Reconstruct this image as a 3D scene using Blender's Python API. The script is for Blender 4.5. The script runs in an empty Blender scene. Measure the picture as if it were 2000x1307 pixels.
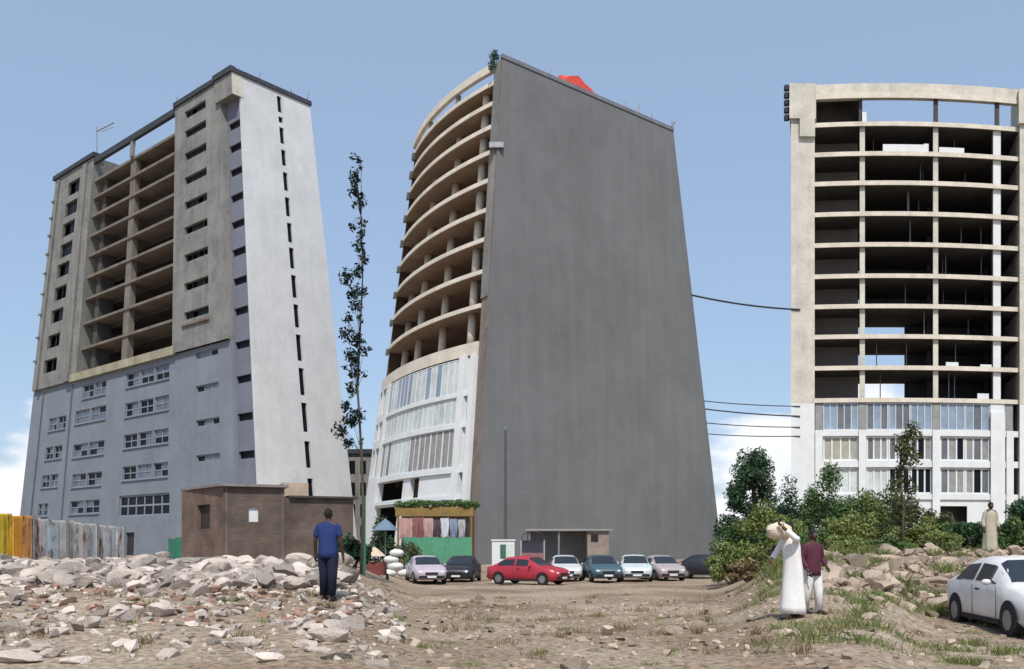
import bpy, math, random
import numpy as np
from mathutils import Vector, Matrix, noise
R = math.radians
random.seed(7)
scene = bpy.context.scene
COL = scene.collection

# ------------------------------------------------------------------ camera
cam_d = bpy.data.cameras.new('camera'); cam = bpy.data.objects.new('camera', cam_d); COL.objects.link(cam)
cam.location = (0, 0, 1.6); cam.rotation_euler = (R(90), 0, 0)
cam_d.sensor_width = 36; cam_d.lens = 31.5; cam_d.shift_y = 0.2033
cam_d.clip_start = 0.1; cam_d.clip_end = 12000
scene.camera = cam

# ------------------------------------------------------------------ sky and sun
CLX, CLY = 25.0, 2.6
SUN_AZ = (0.03, -1.0); SUN_EL = 54
world = bpy.data.worlds.new('World'); scene.world = world; world.use_nodes = True
nt = world.node_tree; N = nt.nodes; LK = nt.links; N.clear()
wout = N.new('ShaderNodeOutputWorld'); bg = N.new('ShaderNodeBackground')
sky = N.new('ShaderNodeTexSky'); sky.sky_type = 'NISHITA'; sky.sun_disc = False
sky.sun_elevation = R(SUN_EL); sky.sun_rotation = math.atan2(SUN_AZ[0], SUN_AZ[1])
sky.altitude = 400; sky.air_density = 1.0; sky.dust_density = 1.6; sky.ozone_density = 1.5
bg.inputs['Strength'].default_value = 0.13
tc = N.new('ShaderNodeTexCoord'); sep = N.new('ShaderNodeSeparateXYZ'); LK.new(tc.outputs['Generated'], sep.inputs[0])
mp = N.new('ShaderNodeMapping'); mp.inputs['Scale'].default_value = (3.0, 3.0, 6.5); mp.inputs['Location'].default_value = (CLX, CLY, 0.2)
LK.new(tc.outputs['Generated'], mp.inputs[0])
cn = N.new('ShaderNodeTexNoise'); cn.inputs['Scale'].default_value = 1.25; cn.inputs['Detail'].default_value = 7; cn.inputs['Roughness'].default_value = 0.55
LK.new(mp.outputs[0], cn.inputs[0])
el = N.new('ShaderNodeMapRange'); el.inputs['From Min'].default_value = 0.0; el.inputs['From Max'].default_value = 0.33
el.inputs['To Min'].default_value = 0.11; el.inputs['To Max'].default_value = -0.22
LK.new(sep.outputs['Z'], el.inputs['Value'])
ad = N.new('ShaderNodeMath'); ad.operation = 'ADD'; LK.new(cn.outputs['Fac'], ad.inputs[0]); LK.new(el.outputs[0], ad.inputs[1])
cr = N.new('ShaderNodeMapRange'); cr.interpolation_type = 'SMOOTHSTEP'
cr.inputs['From Min'].default_value = 0.50; cr.inputs['From Max'].default_value = 0.60
LK.new(ad.outputs[0], cr.inputs['Value'])
cn2 = N.new('ShaderNodeTexNoise'); cn2.inputs['Scale'].default_value = 3.0; cn2.inputs['Detail'].default_value = 5; LK.new(mp.outputs[0], cn2.inputs[0])
ccol = N.new('ShaderNodeMix'); ccol.data_type = 'RGBA'; ccol.inputs['A'].default_value = (6.6, 6.9, 7.5, 1); ccol.inputs['B'].default_value = (8.8, 8.9, 9.0, 1)
LK.new(cn2.outputs['Fac'], ccol.inputs['Factor'])
veil = N.new('ShaderNodeMix'); veil.data_type = 'RGBA'; veil.inputs['Factor'].default_value = 0.5; veil.inputs['B'].default_value = (3.9, 5.2, 7.2, 1)
LK.new(sky.outputs[0], veil.inputs['A'])
cm = N.new('ShaderNodeMix'); cm.data_type = 'RGBA'
LK.new(cr.outputs[0], cm.inputs['Factor']); LK.new(veil.outputs['Result'], cm.inputs['A']); LK.new(ccol.outputs['Result'], cm.inputs['B'])
LK.new(cm.outputs['Result'], bg.inputs['Color']); LK.new(bg.outputs[0], wout.inputs[0])

sl = bpy.data.lights.new('sun', 'SUN'); sl.energy = 4.2; sl.angle = R(0.53); sl.color = (1.0, 0.955, 0.89)
so = bpy.data.objects.new('sun', sl); COL.objects.link(so)
_h = Vector((SUN_AZ[0], SUN_AZ[1], 0)).normalized() * math.cos(R(SUN_EL)); _s = Vector((_h.x, _h.y, math.sin(R(SUN_EL))))
so.rotation_euler = _s.to_track_quat('Z', 'Y').to_euler(); so.location = (20, -40, 80)
vs = scene.view_settings; vs.view_transform = 'Standard'; vs.look = 'None'; vs.exposure = 0.0; vs.gamma = 1.0
scene.cycles.max_bounces = 8; scene.cycles.diffuse_bounces = 4

# ------------------------------------------------------------------ materials
MATS = {}
def mat(name, c, var=0.15, rough=0.85, scale=0.6, streak=0.0, bump=0.0, bscale=12.0, metal=0.0, tint=None, course=0.0, spec=0.3):
    """procedural surface: two scales of noise, optional vertical run-off streaks, optional block courses, bump"""
    if name in MATS: return MATS[name]
    m = bpy.data.materials.new(name); m.use_nodes = True; t = m.node_tree; n = t.nodes; l = t.links
    p = n['Principled BSDF']; p.inputs['Roughness'].default_value = rough; p.inputs['Metallic'].default_value = metal
    p.inputs['Specular IOR Level'].default_value = spec
    g = n.new('ShaderNodeNewGeometry')
    n1 = n.new('ShaderNodeTexNoise'); n1.inputs['Scale'].default_value = scale; n1.inputs['Detail'].default_value = 8; n1.inputs['Roughness'].default_value = 0.65
    l.new(g.outputs['Position'], n1.inputs[0])
    n2 = n.new('ShaderNodeTexNoise'); n2.inputs['Scale'].default_value = scale * 7; n2.inputs['Detail'].default_value = 4; l.new(g.outputs['Position'], n2.inputs[0])
    a = n.new('ShaderNodeMath'); a.operation = 'MULTIPLY_ADD'; l.new(n2.outputs['Fac'], a.inputs[0]); a.inputs[1].default_value = 0.4; l.new(n1.outputs['Fac'], a.inputs[2])
    src = a.outputs[0]
    if streak:
        mp_ = n.new('ShaderNodeMapping'); mp_.inputs['Scale'].default_value = (1.3, 1.3, 0.07); l.new(g.outputs['Position'], mp_.inputs[0])
        n3 = n.new('ShaderNodeTexNoise'); n3.inputs['Scale'].default_value = 1.0; n3.inputs['Detail'].default_value = 5; l.new(mp_.outputs[0], n3.inputs[0])
        b = n.new('ShaderNodeMath'); b.operation = 'MULTIPLY_ADD'; l.new(n3.outputs['Fac'], b.inputs[0]); b.inputs[1].default_value = streak
        b2 = n.new('ShaderNodeMath'); b2.operation = 'SUBTRACT'; l.new(b.outputs[0], b2.inputs[0]); b2.inputs[1].default_value = streak * 0.5
        l.new(src, b.inputs[2]); src = b2.outputs[0]
    if course:
        w = n.new('ShaderNodeTexWave'); w.wave_type = 'BANDS'; w.bands_direction = 'Z'; w.inputs['Scale'].default_value = 1.5; w.inputs['Distortion'].default_value = 1.2
        w.inputs['Detail'].default_value = 3; l.new(g.outputs['Position'], w.inputs[0])
        b = n.new('ShaderNodeMath'); b.operation = 'MULTIPLY_ADD'; l.new(w.outputs['Fac'], b.inputs[0]); b.inputs[1].default_value = course; l.new(src, b.inputs[2]); src = b.outputs[0]
    r = n.new('ShaderNodeMapRange'); r.inputs['From Min'].default_value = 0.42; r.inputs['From Max'].default_value = 0.98; l.new(src, r.inputs['Value'])
    mx = n.new('ShaderNodeMix'); mx.data_type = 'RGBA'
    t2 = tint or (1, 1, 1)
    mx.inputs['A'].default_value = tuple(min(1, c[i] * (1 - var) * t2[i]) for i in range(3)) + (1,)
    mx.inputs['B'].default_value = tuple(min(1, c[i] * (1 + var)) for i in range(3)) + (1,)
    l.new(r.outputs[0], mx.inputs['Factor']); l.new(mx.outputs['Result'], p.inputs['Base Color'])
    if bump:
        nb = n.new('ShaderNodeTexNoise'); nb.inputs['Scale'].default_value = bscale; nb.inputs['Detail'].default_value = 6; l.new(g.outputs['Position'], nb.inputs[0])
        bp = n.new('ShaderNodeBump'); bp.inputs['Strength'].default_value = bump; bp.inputs['Distance'].default_value = 0.06
        l.new(nb.outputs['Fac'], bp.inputs['Height']); l.new(bp.outputs[0], p.inputs['Normal'])
    MATS[name] = m
    return m

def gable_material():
    m = mat('render_cement_gable_shade', (0.146, 0.15, 0.151), 0.17, 0.9, 0.09, streak=0.45, bump=0.2, bscale=4); n = m.node_tree.nodes; l = m.node_tree.links; p = n['Principled BSDF']; src = p.inputs['Base Color'].links[0].from_socket
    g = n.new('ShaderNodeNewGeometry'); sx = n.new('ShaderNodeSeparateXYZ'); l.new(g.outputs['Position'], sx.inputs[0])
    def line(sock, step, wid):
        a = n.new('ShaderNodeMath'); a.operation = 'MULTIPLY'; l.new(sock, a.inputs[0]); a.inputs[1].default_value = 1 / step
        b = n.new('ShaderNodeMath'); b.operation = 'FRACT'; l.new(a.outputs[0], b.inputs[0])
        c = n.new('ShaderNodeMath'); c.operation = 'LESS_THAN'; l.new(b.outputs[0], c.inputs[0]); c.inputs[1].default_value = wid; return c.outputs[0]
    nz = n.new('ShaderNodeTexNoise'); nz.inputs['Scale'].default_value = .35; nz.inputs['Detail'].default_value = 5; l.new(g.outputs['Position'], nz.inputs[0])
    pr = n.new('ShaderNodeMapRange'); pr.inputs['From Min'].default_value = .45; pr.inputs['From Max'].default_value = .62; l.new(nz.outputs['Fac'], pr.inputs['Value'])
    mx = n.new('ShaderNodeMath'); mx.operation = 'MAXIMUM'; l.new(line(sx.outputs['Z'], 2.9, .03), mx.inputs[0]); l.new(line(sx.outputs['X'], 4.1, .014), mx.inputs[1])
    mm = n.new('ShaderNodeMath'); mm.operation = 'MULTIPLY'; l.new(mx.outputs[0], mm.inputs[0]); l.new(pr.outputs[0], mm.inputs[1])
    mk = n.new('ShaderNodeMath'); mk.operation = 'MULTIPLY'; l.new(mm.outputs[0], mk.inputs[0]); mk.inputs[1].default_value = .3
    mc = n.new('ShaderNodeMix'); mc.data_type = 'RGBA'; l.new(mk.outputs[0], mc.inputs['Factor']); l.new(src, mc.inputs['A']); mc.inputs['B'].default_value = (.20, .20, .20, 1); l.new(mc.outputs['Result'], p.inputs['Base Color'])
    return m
def rust_sheet(name, c, amt):
    m = mat(name, c, .3, .5, 1.2, streak=.6, metal=.1); n = m.node_tree.nodes; l = m.node_tree.links; p = n['Principled BSDF']; src = p.inputs['Base Color'].links[0].from_socket
    g = n.new('ShaderNodeNewGeometry'); mp_ = n.new('ShaderNodeMapping'); mp_.inputs['Scale'].default_value = (2.2, 2.2, .7); l.new(g.outputs['Position'], mp_.inputs[0])
    nz = n.new('ShaderNodeTexNoise'); nz.inputs['Scale'].default_value = 1.4; nz.inputs['Detail'].default_value = 8; nz.inputs['Roughness'].default_value = .7; l.new(mp_.outputs[0], nz.inputs[0])
    r = n.new('ShaderNodeMapRange'); r.inputs['From Min'].default_value = .62 - amt * .2; r.inputs['From Max'].default_value = .75 - amt * .2; l.new(nz.outputs['Fac'], r.inputs['Value'])
    mc = n.new('ShaderNodeMix'); mc.data_type = 'RGBA'; l.new(r.outputs[0], mc.inputs['Factor']); l.new(src, mc.inputs['A']); mc.inputs['B'].default_value = (.16, .075, .035, 1); l.new(mc.outputs['Result'], p.inputs['Base Color']); return m

def leaf_mat(name, c):
    m = bpy.data.materials.new(name); m.use_nodes = True; t = m.node_tree; n = t.nodes; l = t.links; p = n['Principled BSDF']
    g = n.new('ShaderNodeNewGeometry'); n1 = n.new('ShaderNodeTexNoise'); n1.inputs['Scale'].default_value = 1.6; n1.inputs['Detail'].default_value = 3
    l.new(g.outputs['Position'], n1.inputs[0])
    hs = n.new('ShaderNodeHueSaturation'); hs.inputs['Color'].default_value = (*c, 1)
    hr = n.new('ShaderNodeMapRange'); hr.inputs['To Min'].default_value = 0.468; hr.inputs['To Max'].default_value = 0.522; l.new(n1.outputs['Fac'], hr.inputs['Value']); l.new(hr.outputs[0], hs.inputs['Hue'])
    vr = n.new('ShaderNodeMapRange'); vr.inputs['To Min'].default_value = 0.55; vr.inputs['To Max'].default_value = 1.5; l.new(g.outputs['Random Per Island'], vr.inputs['Value']); l.new(vr.outputs[0], hs.inputs['Value'])
    l.new(hs.outputs[0], p.inputs['Base Color']); p.inputs['Roughness'].default_value = 0.55; p.inputs['Specular IOR Level'].default_value = 0.35
    tr = n.new('ShaderNodeBsdfTranslucent'); l.new(hs.outputs[0], tr.inputs['Color'])
    ms = n.new('ShaderNodeMixShader'); ms.inputs[0].default_value = 0.3
    l.new(p.outputs[0], ms.inputs[1]); l.new(tr.outputs[0], ms.inputs[2]); l.new(ms.outputs[0], n['Material Output'].inputs[0])
    return m

def glass_mat(name, c, rough=0.12):
    return mat(name, c, var=0.35, rough=rough, scale=0.35, spec=0.5)

def brick_mat(name, c1, c2, mortar):
    m = bpy.data.materials.new(name); m.use_nodes = True; t = m.node_tree; n = t.nodes; l = t.links; p = n['Principled BSDF']
    uv = n.new('ShaderNodeUVMap')
    b = n.new('ShaderNodeTexBrick'); b.inputs['Color1'].default_value = (*c1, 1); b.inputs['Color2'].default_value = (*c2, 1); b.inputs['Mortar'].default_value = (*mortar, 1)
    b.inputs['Scale'].default_value = 1; b.inputs['Brick Width'].default_value = 0.24; b.inputs['Row Height'].default_value = 0.085; b.inputs['Mortar Size'].default_value = 0.012
    l.new(uv.outputs[0], b.inputs[0])
    g = n.new('ShaderNodeNewGeometry'); n1 = n.new('ShaderNodeTexNoise'); n1.inputs['Scale'].default_value = 1.1; n1.inputs['Detail'].default_value = 7; l.new(g.outputs['Position'], n1.inputs[0])
    r = n.new('ShaderNodeMapRange'); r.inputs['From Min'].default_value = 0.3; r.inputs['From Max'].default_value = 0.7; r.inputs['To Min'].default_value = 0.6; r.inputs['To Max'].default_value = 1.3; l.new(n1.outputs['Fac'], r.inputs['Value'])
    hs = n.new('ShaderNodeHueSaturation'); l.new(b.outputs['Color'], hs.inputs['Color']); l.new(r.outputs[0], hs.inputs['Value'])
    l.new(hs.outputs[0], p.inputs['Base Color']); p.inputs['Roughness'].default_value = 0.9
    bp = n.new('ShaderNodeBump'); bp.inputs['Strength'].default_value = 0.6; bp.inputs['Distance'].default_value = 0.02; bp.invert = True
    l.new(b.outputs['Fac'], bp.inputs['Height']); l.new(bp.outputs[0], p.inputs['Normal'])
    return m

CONC = mat('concrete_grey', (0.205, 0.203, 0.19), 0.35, 0.92, 0.35, streak=0.55, bump=0.3)  # grey concrete; the left tower front's shade is darkened into this tone
CONC_DK = mat('concrete_shaded_interior', (0.075, 0.07, 0.066), 0.35, 0.95, 0.5, streak=0.3)  # shade of slab undersides and deep floors put into a darker concrete
CONC_BR = mat('concrete_brown_soffit', (0.17, 0.128, 0.1), 0.35, 0.95, 0.5)
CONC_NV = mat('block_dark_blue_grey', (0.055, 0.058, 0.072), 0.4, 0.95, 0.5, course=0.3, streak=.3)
CONC_GB = mat('concrete_grey_brown', (0.175, 0.152, 0.128), 0.35, 0.93, 0.4, streak=.4)
CONC_WARM = mat('concrete_bounce_soffit', (0.30, 0.225, 0.17), 0.3, 0.95, 0.4)  # warm ground bounce on the ceilings put into the slab colour
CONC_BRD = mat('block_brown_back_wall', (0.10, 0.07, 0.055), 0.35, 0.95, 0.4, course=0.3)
CONC_LT = mat('concrete_pale', (0.52, 0.49, 0.42), 0.25, 0.9, 0.5, streak=0.4, bump=0.2)
CONC_CR = mat('concrete_cream_edge', (0.60, 0.545, 0.455), 0.25, 0.9, 0.7, streak=0.25)
RENDER_BL_SHADE = mat('render_blue_shade', (0.185, 0.208, 0.238), 0.16, 0.85, 0.22, streak=0.35, bump=0.15, bscale=5)  # left tower's lower front: its bluish shade is put into the wall colour
RENDER_VI_SHADE = mat('render_violet_shade', (0.165, 0.172, 0.215), 0.16, 0.85, 0.3, streak=0.3)  # strip facing left: bluish shade painted into the render
WHITE_W = mat('render_white_gable', (0.53, 0.535, 0.535), 0.13, 0.85, 0.3, streak=0.35, bump=0.2, bscale=3, course=0.12)
WHITE_P = mat('paint_white', (0.64, 0.655, 0.65), 0.10, 0.8, 0.8, streak=0.3)
GABLE = gable_material()  # grey cement render, with the gable's shade darkened into it
STRIP = mat('rough_brown_concrete', (0.20, 0.165, 0.145), 0.35, 0.95, 0.8, streak=0.4, bump=0.5, bscale=4)
ROOF_DK = mat('bitumen_dark', (0.045, 0.05, 0.06), 0.4, 0.9, 1.5)
DARK_GL = mat('glass_dark', (0.009, 0.011, 0.016), .35, .4, .35, spec=.08)
BLUE_GL = glass_mat('glass_blue_grey', (0.22, 0.28, 0.36), 0.2)
STEEL_GL = glass_mat('glass_steel_blue', (0.09, 0.115, 0.15), 0.2)
GREY_GL = glass_mat('glass_hazy_grey', (0.12, 0.13, 0.145), 0.25)
PALE_GL = glass_mat('glass_pale_green', (0.50, 0.54, 0.52), 0.35)
BLIND = mat('blind_grey', (0.26, 0.255, 0.25), 0.3, 0.8, 1.5)
BLINDB = mat('blind_beige', (0.34, 0.33, 0.27), 0.3, 0.8, 1.5, streak=0.3)
METAL = mat('steel_grey', (0.25, 0.26, 0.27), 0.3, 0.5, 3, metal=0.6)
BLACK = mat('black_rubber', (0.018, 0.018, 0.02), 0.3, 0.8, 4)
WIRE = mat('cable_black', (0.03, 0.03, 0.035), 0.1, 0.7, 4)

# ------------------------------------------------------------------ mesh helpers
class MB:
    def __init__(s): s.v = []; s.f = []; s.uv = None
    def quad(s, a, b, c, d):
        k = len(s.v); s.v += [tuple(a), tuple(b), tuple(c), tuple(d)]; s.f.append((k, k + 1, k + 2, k + 3))
    def hexa(s, p):     # p: 8 corners, bottom ring then top ring
        k = len(s.v); s.v += [tuple(q) for q in p]
        for q in ((3, 2, 1, 0), (4, 5, 6, 7), (0, 1, 5, 4), (1, 2, 6, 5), (2, 3, 7, 6), (3, 0, 4, 7)): s.f.append(tuple(k + i for i in q))
    def box(s, x0, x1, y0, y1, z0, z1):
        s.hexa([(x0, y0, z0), (x1, y0, z0), (x1, y1, z0), (x0, y1, z0), (x0, y0, z1), (x1, y0, z1), (x1, y1, z1), (x0, y1, z1)])
    def fbox(s, F, a0, a1, n0, n1, z0, z1, seg=1):   # box in facade space, segmented along a
        for i in range(seg):
            b0 = a0 + (a1 - a0) * i / seg; b1 = a0 + (a1 - a0) * (i + 1) / seg
            k = len(s.v)
            if seg == 1:
                s.hexa([F(b0, n0, z0), F(b1, n0, z0), F(b1, n1, z0), F(b0, n1, z0), F(b0, n0, z1), F(b1, n0, z1), F(b1, n1, z1), F(b0, n1, z1)])
            else:
                s.v += [tuple(q) for q in (F(b0, n0, z0), F(b1, n0, z0), F(b1, n1, z0), F(b0, n1, z0), F(b0, n0, z1), F(b1, n0, z1), F(b1, n1, z1), F(b0, n1, z1))]
                fs = [(3, 2, 1, 0), (4, 5, 6, 7), (0, 1, 5, 4), (2, 3, 7, 6)]
                if i == 0: fs.append((3, 0, 4, 7))
                if i == seg - 1: fs.append((1, 2, 6, 5))
                s.f += [tuple(k + j for j in q) for q in fs]
    def tube(s, pts, r, seg=8, cap=True):
        pts = [Vector(p) for p in pts]; rs = r if isinstance(r, (list, tuple)) else [r] * len(pts); base = len(s.v)
        for i, p in enumerate(pts):
            d = (pts[min(i + 1, len(pts) - 1)] - pts[max(i - 1, 0)]).normalized()
            a = d.cross(Vector((0, 0, 1)) if abs(d.z) < 0.9 else Vector((1, 0, 0))).normalized(); b = d.cross(a)
            for j in range(seg):
                t = 2 * math.pi * j / seg; s.v.append(tuple(p + (a * math.cos(t) + b * math.sin(t)) * rs[i]))
        for i in range(len(pts) - 1):
            for j in range(seg):
                s.f.append((base + i * seg + j, base + i * seg + (j + 1) % seg, base + (i + 1) * seg + (j + 1) % seg, base + (i + 1) * seg + j))
        if cap:
            s.f.append(tuple(base + j for j in reversed(range(seg)))); e = base + (len(pts) - 1) * seg; s.f.append(tuple(e + j for j in range(seg)))
    def loft(s, rings, cap=True):
        base = len(s.v); m = len(rings[0])
        for r in rings: s.v += [tuple(p) for p in r]
        for i in range(len(rings) - 1):
            for j in range(m):
                s.f.append((base + i * m + j, base + i * m + (j + 1) % m, base + (i + 1) * m + (j + 1) % m, base + (i + 1) * m + j))
        if cap:
            s.f.append(tuple(base + j for j in reversed(range(m)))); e = base + (len(rings) - 1) * m; s.f.append(tuple(e + j for j in range(m)))
    def ell(s, c, rx, ry, rz, nu=12, nv=8):
        rings = []
        for i in range(1, nv):
            t = math.pi * i / nv
            rings.append([(c[0] + rx * math.sin(t) * math.cos(2 * math.pi * j / nu), c[1] + ry * math.sin(t) * math.sin(2 * math.pi * j / nu), c[2] - rz * math.cos(t)) for j in range(nu)])
        s.loft(rings)
    def build(s, name, m, parent=None, smooth=False, origin=None):
        me = bpy.data.meshes.new(name)
        off = Vector(origin) if origin is not None else (parent_world(parent) if parent else Vector((0, 0, 0)))
        me.from_pydata([(x - off.x, y - off.y, z - off.z) for x, y, z in s.v], [], s.f)
        for q in (m if isinstance(m, (list, tuple)) else [m]): me.materials.append(q)
        if smooth: me.polygons.foreach_set('use_smooth', [True] * len(me.polygons))
        me.validate(); me.update()
        o = bpy.data.objects.new(name, me); COL.objects.link(o)
        if parent: o.parent = parent
        elif origin is not None: o.location = off
        return o
def parent_world(o):
    v = Vector((0, 0, 0))
    while o: v += Vector(o.location); o = o.parent
    return v
def tag(o, label, cat, group=None):
    o['label'] = label; o['category'] = cat
    if group: o['group'] = group
    return o
def thing(name, label, cat, loc, group=None):
    o = bpy.data.objects.new(name, None); COL.objects.link(o); o.location = loc; o.empty_display_size = 0.3
    return tag(o, label, cat, group)
def struct(o): o['kind'] = 'structure'; return o
def stuff(o): o['kind'] = 'stuff'; return o
def sstep(a, b, x):
    t = max(0, min(1, (x - a) / (b - a))); return t * t * (3 - 2 * t)
def interp(x, xs, ys): return float(np.interp(x, xs, ys))

def wall_holes(mb, F, a0, a1, z0, z1, holes, n0, n1, acuts=()):
    """wall face at depth n0 with rectangular openings whose reveals run back to n1"""
    A = sorted(set([a0, a1] + [h[0] for h in holes] + [h[1] for h in holes] + list(acuts))); Z = sorted(set([z0, z1] + [h[2] for h in holes] + [h[3] for h in holes]))
    for i in range(len(A) - 1):
        j = 0
        while j < len(Z) - 1:
            am = (A[i] + A[i + 1]) / 2
            def solid(jj):
                zm = (Z[jj] + Z[jj + 1]) / 2
                return not any(h[0] < am < h[1] and h[2] < zm < h[3] for h in holes)
            if not solid(j): j += 1; continue
            k = j
            while k + 1 < len(Z) - 1 and solid(k + 1): k += 1
            mb.quad(F(A[i], n0, Z[j]), F(A[i + 1], n0, Z[j]), F(A[i + 1], n0, Z[k + 1]), F(A[i], n0, Z[k + 1])); j = k + 1
    for h in holes:
        b0, b1, c0, c1 = h[:4]
        mb.quad(F(b0, n0, c0), F(b1, n0, c0), F(b1, n1, c0), F(b0, n1, c0)); mb.quad(F(b0, n0, c1), F(b1, n0, c1), F(b1, n1, c1), F(b0, n1, c1))
        mb.quad(F(b0, n0, c0), F(b0, n1, c0), F(b0, n1, c1), F(b0, n0, c1)); mb.quad(F(b1, n0, c0), F(b1, n1, c0), F(b1, n1, c1), F(b1, n0, c1))

def window(parent, F, a0, a1, z0, z1, n, nx, nz, fm, pms, fw=0.08, dep=0.10, name='window'):
    """frame with mullions (part) and each pane (sub-part); n is the face of the frame, inward positive"""
    mb = MB()
    zz = [z0 + (z1 - z0) * i / nz for i in range(nz + 1)]; aa = [a0 + (a1 - a0) * i / nx for i in range(nx + 1)]
    for i, a in enumerate(aa):
        w0, w1 = (0, fw) if i == 0 else ((-fw, 0) if i == nx else (-fw / 2, fw / 2))
        mb.fbox(F, a + w0, a + w1, n, n + dep, z0, z1)
    for i, z in enumerate(zz):
        w0, w1 = (0, fw) if i == 0 else ((-fw, 0) if i == nz else (-fw / 2, fw / 2))
        for j in range(nx): mb.fbox(F, aa[j] + (fw if j == 0 else fw / 2), aa[j + 1] - (fw if j == nx - 1 else fw / 2), n + 0.003, n + dep - 0.003, z + w0, z + w1)
    o = mb.build(name, fm, parent)
    for i in range(nx):
        for k in range(nz):
            pm = random.choice(pms)
            if pm is None: continue
            p = MB(); t = dep * random.uniform(0.4, 0.75)
            p.fbox(F, aa[i] + fw / 2, aa[i + 1] - fw / 2, n + t, n + t + 0.02, zz[k] + fw / 2, zz[k + 1] - fw / 2); p.build('pane', pm, o)
    return o

# ------------------------------------------------------------------ terrain
def ground_z(x, y):
    yy = max(y, 4.0); a = x / yy
    wl = 1 - sstep(-0.20, -0.10, a); wr = sstep(0.22, 0.33, a); wc = sstep(0.40, 0.47, a)
    zl = interp(yy, [0, 9, 17, 26, 40, 75, 95], [0, 0, .5, .78, .8, .1, 0]); zm = interp(yy, [0, 14, 35, 52, 64, 74, 90], [0, 0, -.45, -.62, -.6, -.1, 0])
    zr = interp(yy, [0, 10, 16, 22, 30, 50, 85, 110], [0, 0, .25, .7, 1.2, 1.2, .3, 0]); zc = interp(yy, [0, 10, 20, 29, 50, 85, 110], [0, -.05, -.1, 1.2, 1.2, .3, 0])
    zr = zr * (1 - wc) + zc * wc
    z = zm * (1 - wl) * (1 - wr) + zl * wl + zr * wr
    if yy < 140:
        amp = 0.07 if yy < 70 else 0.03
        z += amp * (noise.noise((x * .35, y * .35, 1)) + .6 * noise.noise((x * 1.1, y * 1.1, 4)) + .35 * noise.noise((x * 3.1, y * 3.1, 9)))
    return z
def axis(segs):
    out = []
    for a, b, s in segs:
        n = max(1, int(round((b - a) / s))); out += [a + (b - a) * i / n for i in range(n)]
    return out + [segs[-1][1]]
xs = axis([(-6000, -600, 900), (-600, -120, 60), (-120, -40, 5), (-40, -16, .8), (-16, 16, .3), (16, 40, .8), (40, 120, 5), (120, 600, 60), (600, 6000, 900)])
ys = axis([(-400, -20, 60), (-20, 8, 2), (8, 34, .28), (34, 70, .7), (70, 130, 4), (130, 600, 60), (600, 9000, 900)])
gv = [(x, y, ground_z(x, y)) for y in ys for x in xs]; nx_ = len(xs)
gf = [(j * nx_ + i, j * nx_ + i + 1, (j + 1) * nx_ + i + 1, (j + 1) * nx_ + i) for j in range(len(ys) - 1) for i in range(nx_ - 1)]
gm = bpy.data.meshes.new('ground'); gm.from_pydata(gv, [], gf); gm.polygons.foreach_set('use_smooth', [True] * len(gf))
def ground_material():
    m = bpy.data.materials.new('dirt'); m.use_nodes = True; t = m.node_tree; n = t.nodes; l = t.links; p = n['Principled BSDF']
    g = n.new('ShaderNodeNewGeometry')
    def nz(s, d=8, r=.6):
        q = n.new('ShaderNodeTexNoise'); q.inputs['Scale'].default_value = s; q.inputs['Detail'].default_value = d; q.inputs['Roughness'].default_value = r; l.new(g.outputs['Position'], q.inputs[0]); return q.outputs['Fac']
    def ramp(f, stops):
        q = n.new('ShaderNodeValToRGB'); e = q.color_ramp.elements
        e[0].position, e[0].color = stops[0][0], (*stops[0][1], 1); e[1].position, e[1].color = stops[-1][0], (*stops[-1][1], 1)
        for pos, c in stops[1:-1]: k = e.new(pos); k.color = (*c, 1)
        l.new(f, q.inputs[0]); return q.outputs['Color']
    base = ramp(nz(.22), [(.3, (.17, .125, .09)), (.45, (.27, .205, .15)), (.55, (.33, .265, .2)), (.7, (.40, .335, .265))])
    fine = ramp(nz(9), [(.35, (.45, .42, .38)), (.5, (.95, .93, .9)), (.62, (1.35, 1.32, 1.28))])
    mx = n.new('ShaderNodeMix'); mx.data_type = 'RGBA'; mx.blend_type = 'MULTIPLY'; mx.inputs['Factor'].default_value = .85; l.new(base, mx.inputs['A']); l.new(fine, mx.inputs['B'])
    vo = n.new('ShaderNodeTexVoronoi'); vo.inputs['Scale'].default_value = 7; l.new(g.outputs['Position'], vo.inputs[0])
    vr = n.new('ShaderNodeMapRange'); vr.inputs['From Min'].default_value = .12; vr.inputs['From Max'].default_value = .2; vr.inputs['To Min'].default_value = 1; vr.inputs['To Max'].default_value = 0; l.new(vo.outputs['Distance'], vr.inputs['Value'])
    pm = n.new('ShaderNodeMath'); pm.operation = 'MULTIPLY'; l.new(vr.outputs[0], pm.inputs[0])
    th = n.new('ShaderNodeMapRange'); th.inputs['From Min'].default_value = .5; th.inputs['From Max'].default_value = .6; l.new(nz(.8), th.inputs['Value']); l.new(th.outputs[0], pm.inputs[1])
    m2 = n.new('ShaderNodeMix'); m2.data_type = 'RGBA'; l.new(pm.outputs[0], m2.inputs['Factor']); l.new(mx.outputs['Result'], m2.inputs['A']); m2.inputs['B'].default_value = (.46, .41, .35, 1)
    l.new(m2.outputs['Result'], p.inputs['Base Color']); p.inputs['Roughness'].default_value = .95; p.inputs['Specular IOR Level'].default_value = .15
    bp = n.new('ShaderNodeBump'); bp.inputs['Strength'].default_value = .9; bp.inputs['Distance'].default_value = .05
    ad_ = n.new('ShaderNodeMath'); ad_.operation = 'MULTIPLY_ADD'; l.new(nz(14, 8, .7), ad_.inputs[0]); ad_.inputs[1].default_value = .7; l.new(pm.outputs[0], ad_.inputs[2])
    l.new(ad_.outputs[0], bp.inputs['Height']); l.new(bp.outputs[0], p.inputs['Normal'])
    return m
gm.materials.append(ground_material()); go = bpy.data.objects.new('ground', gm); COL.objects.link(go); struct(go)

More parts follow.
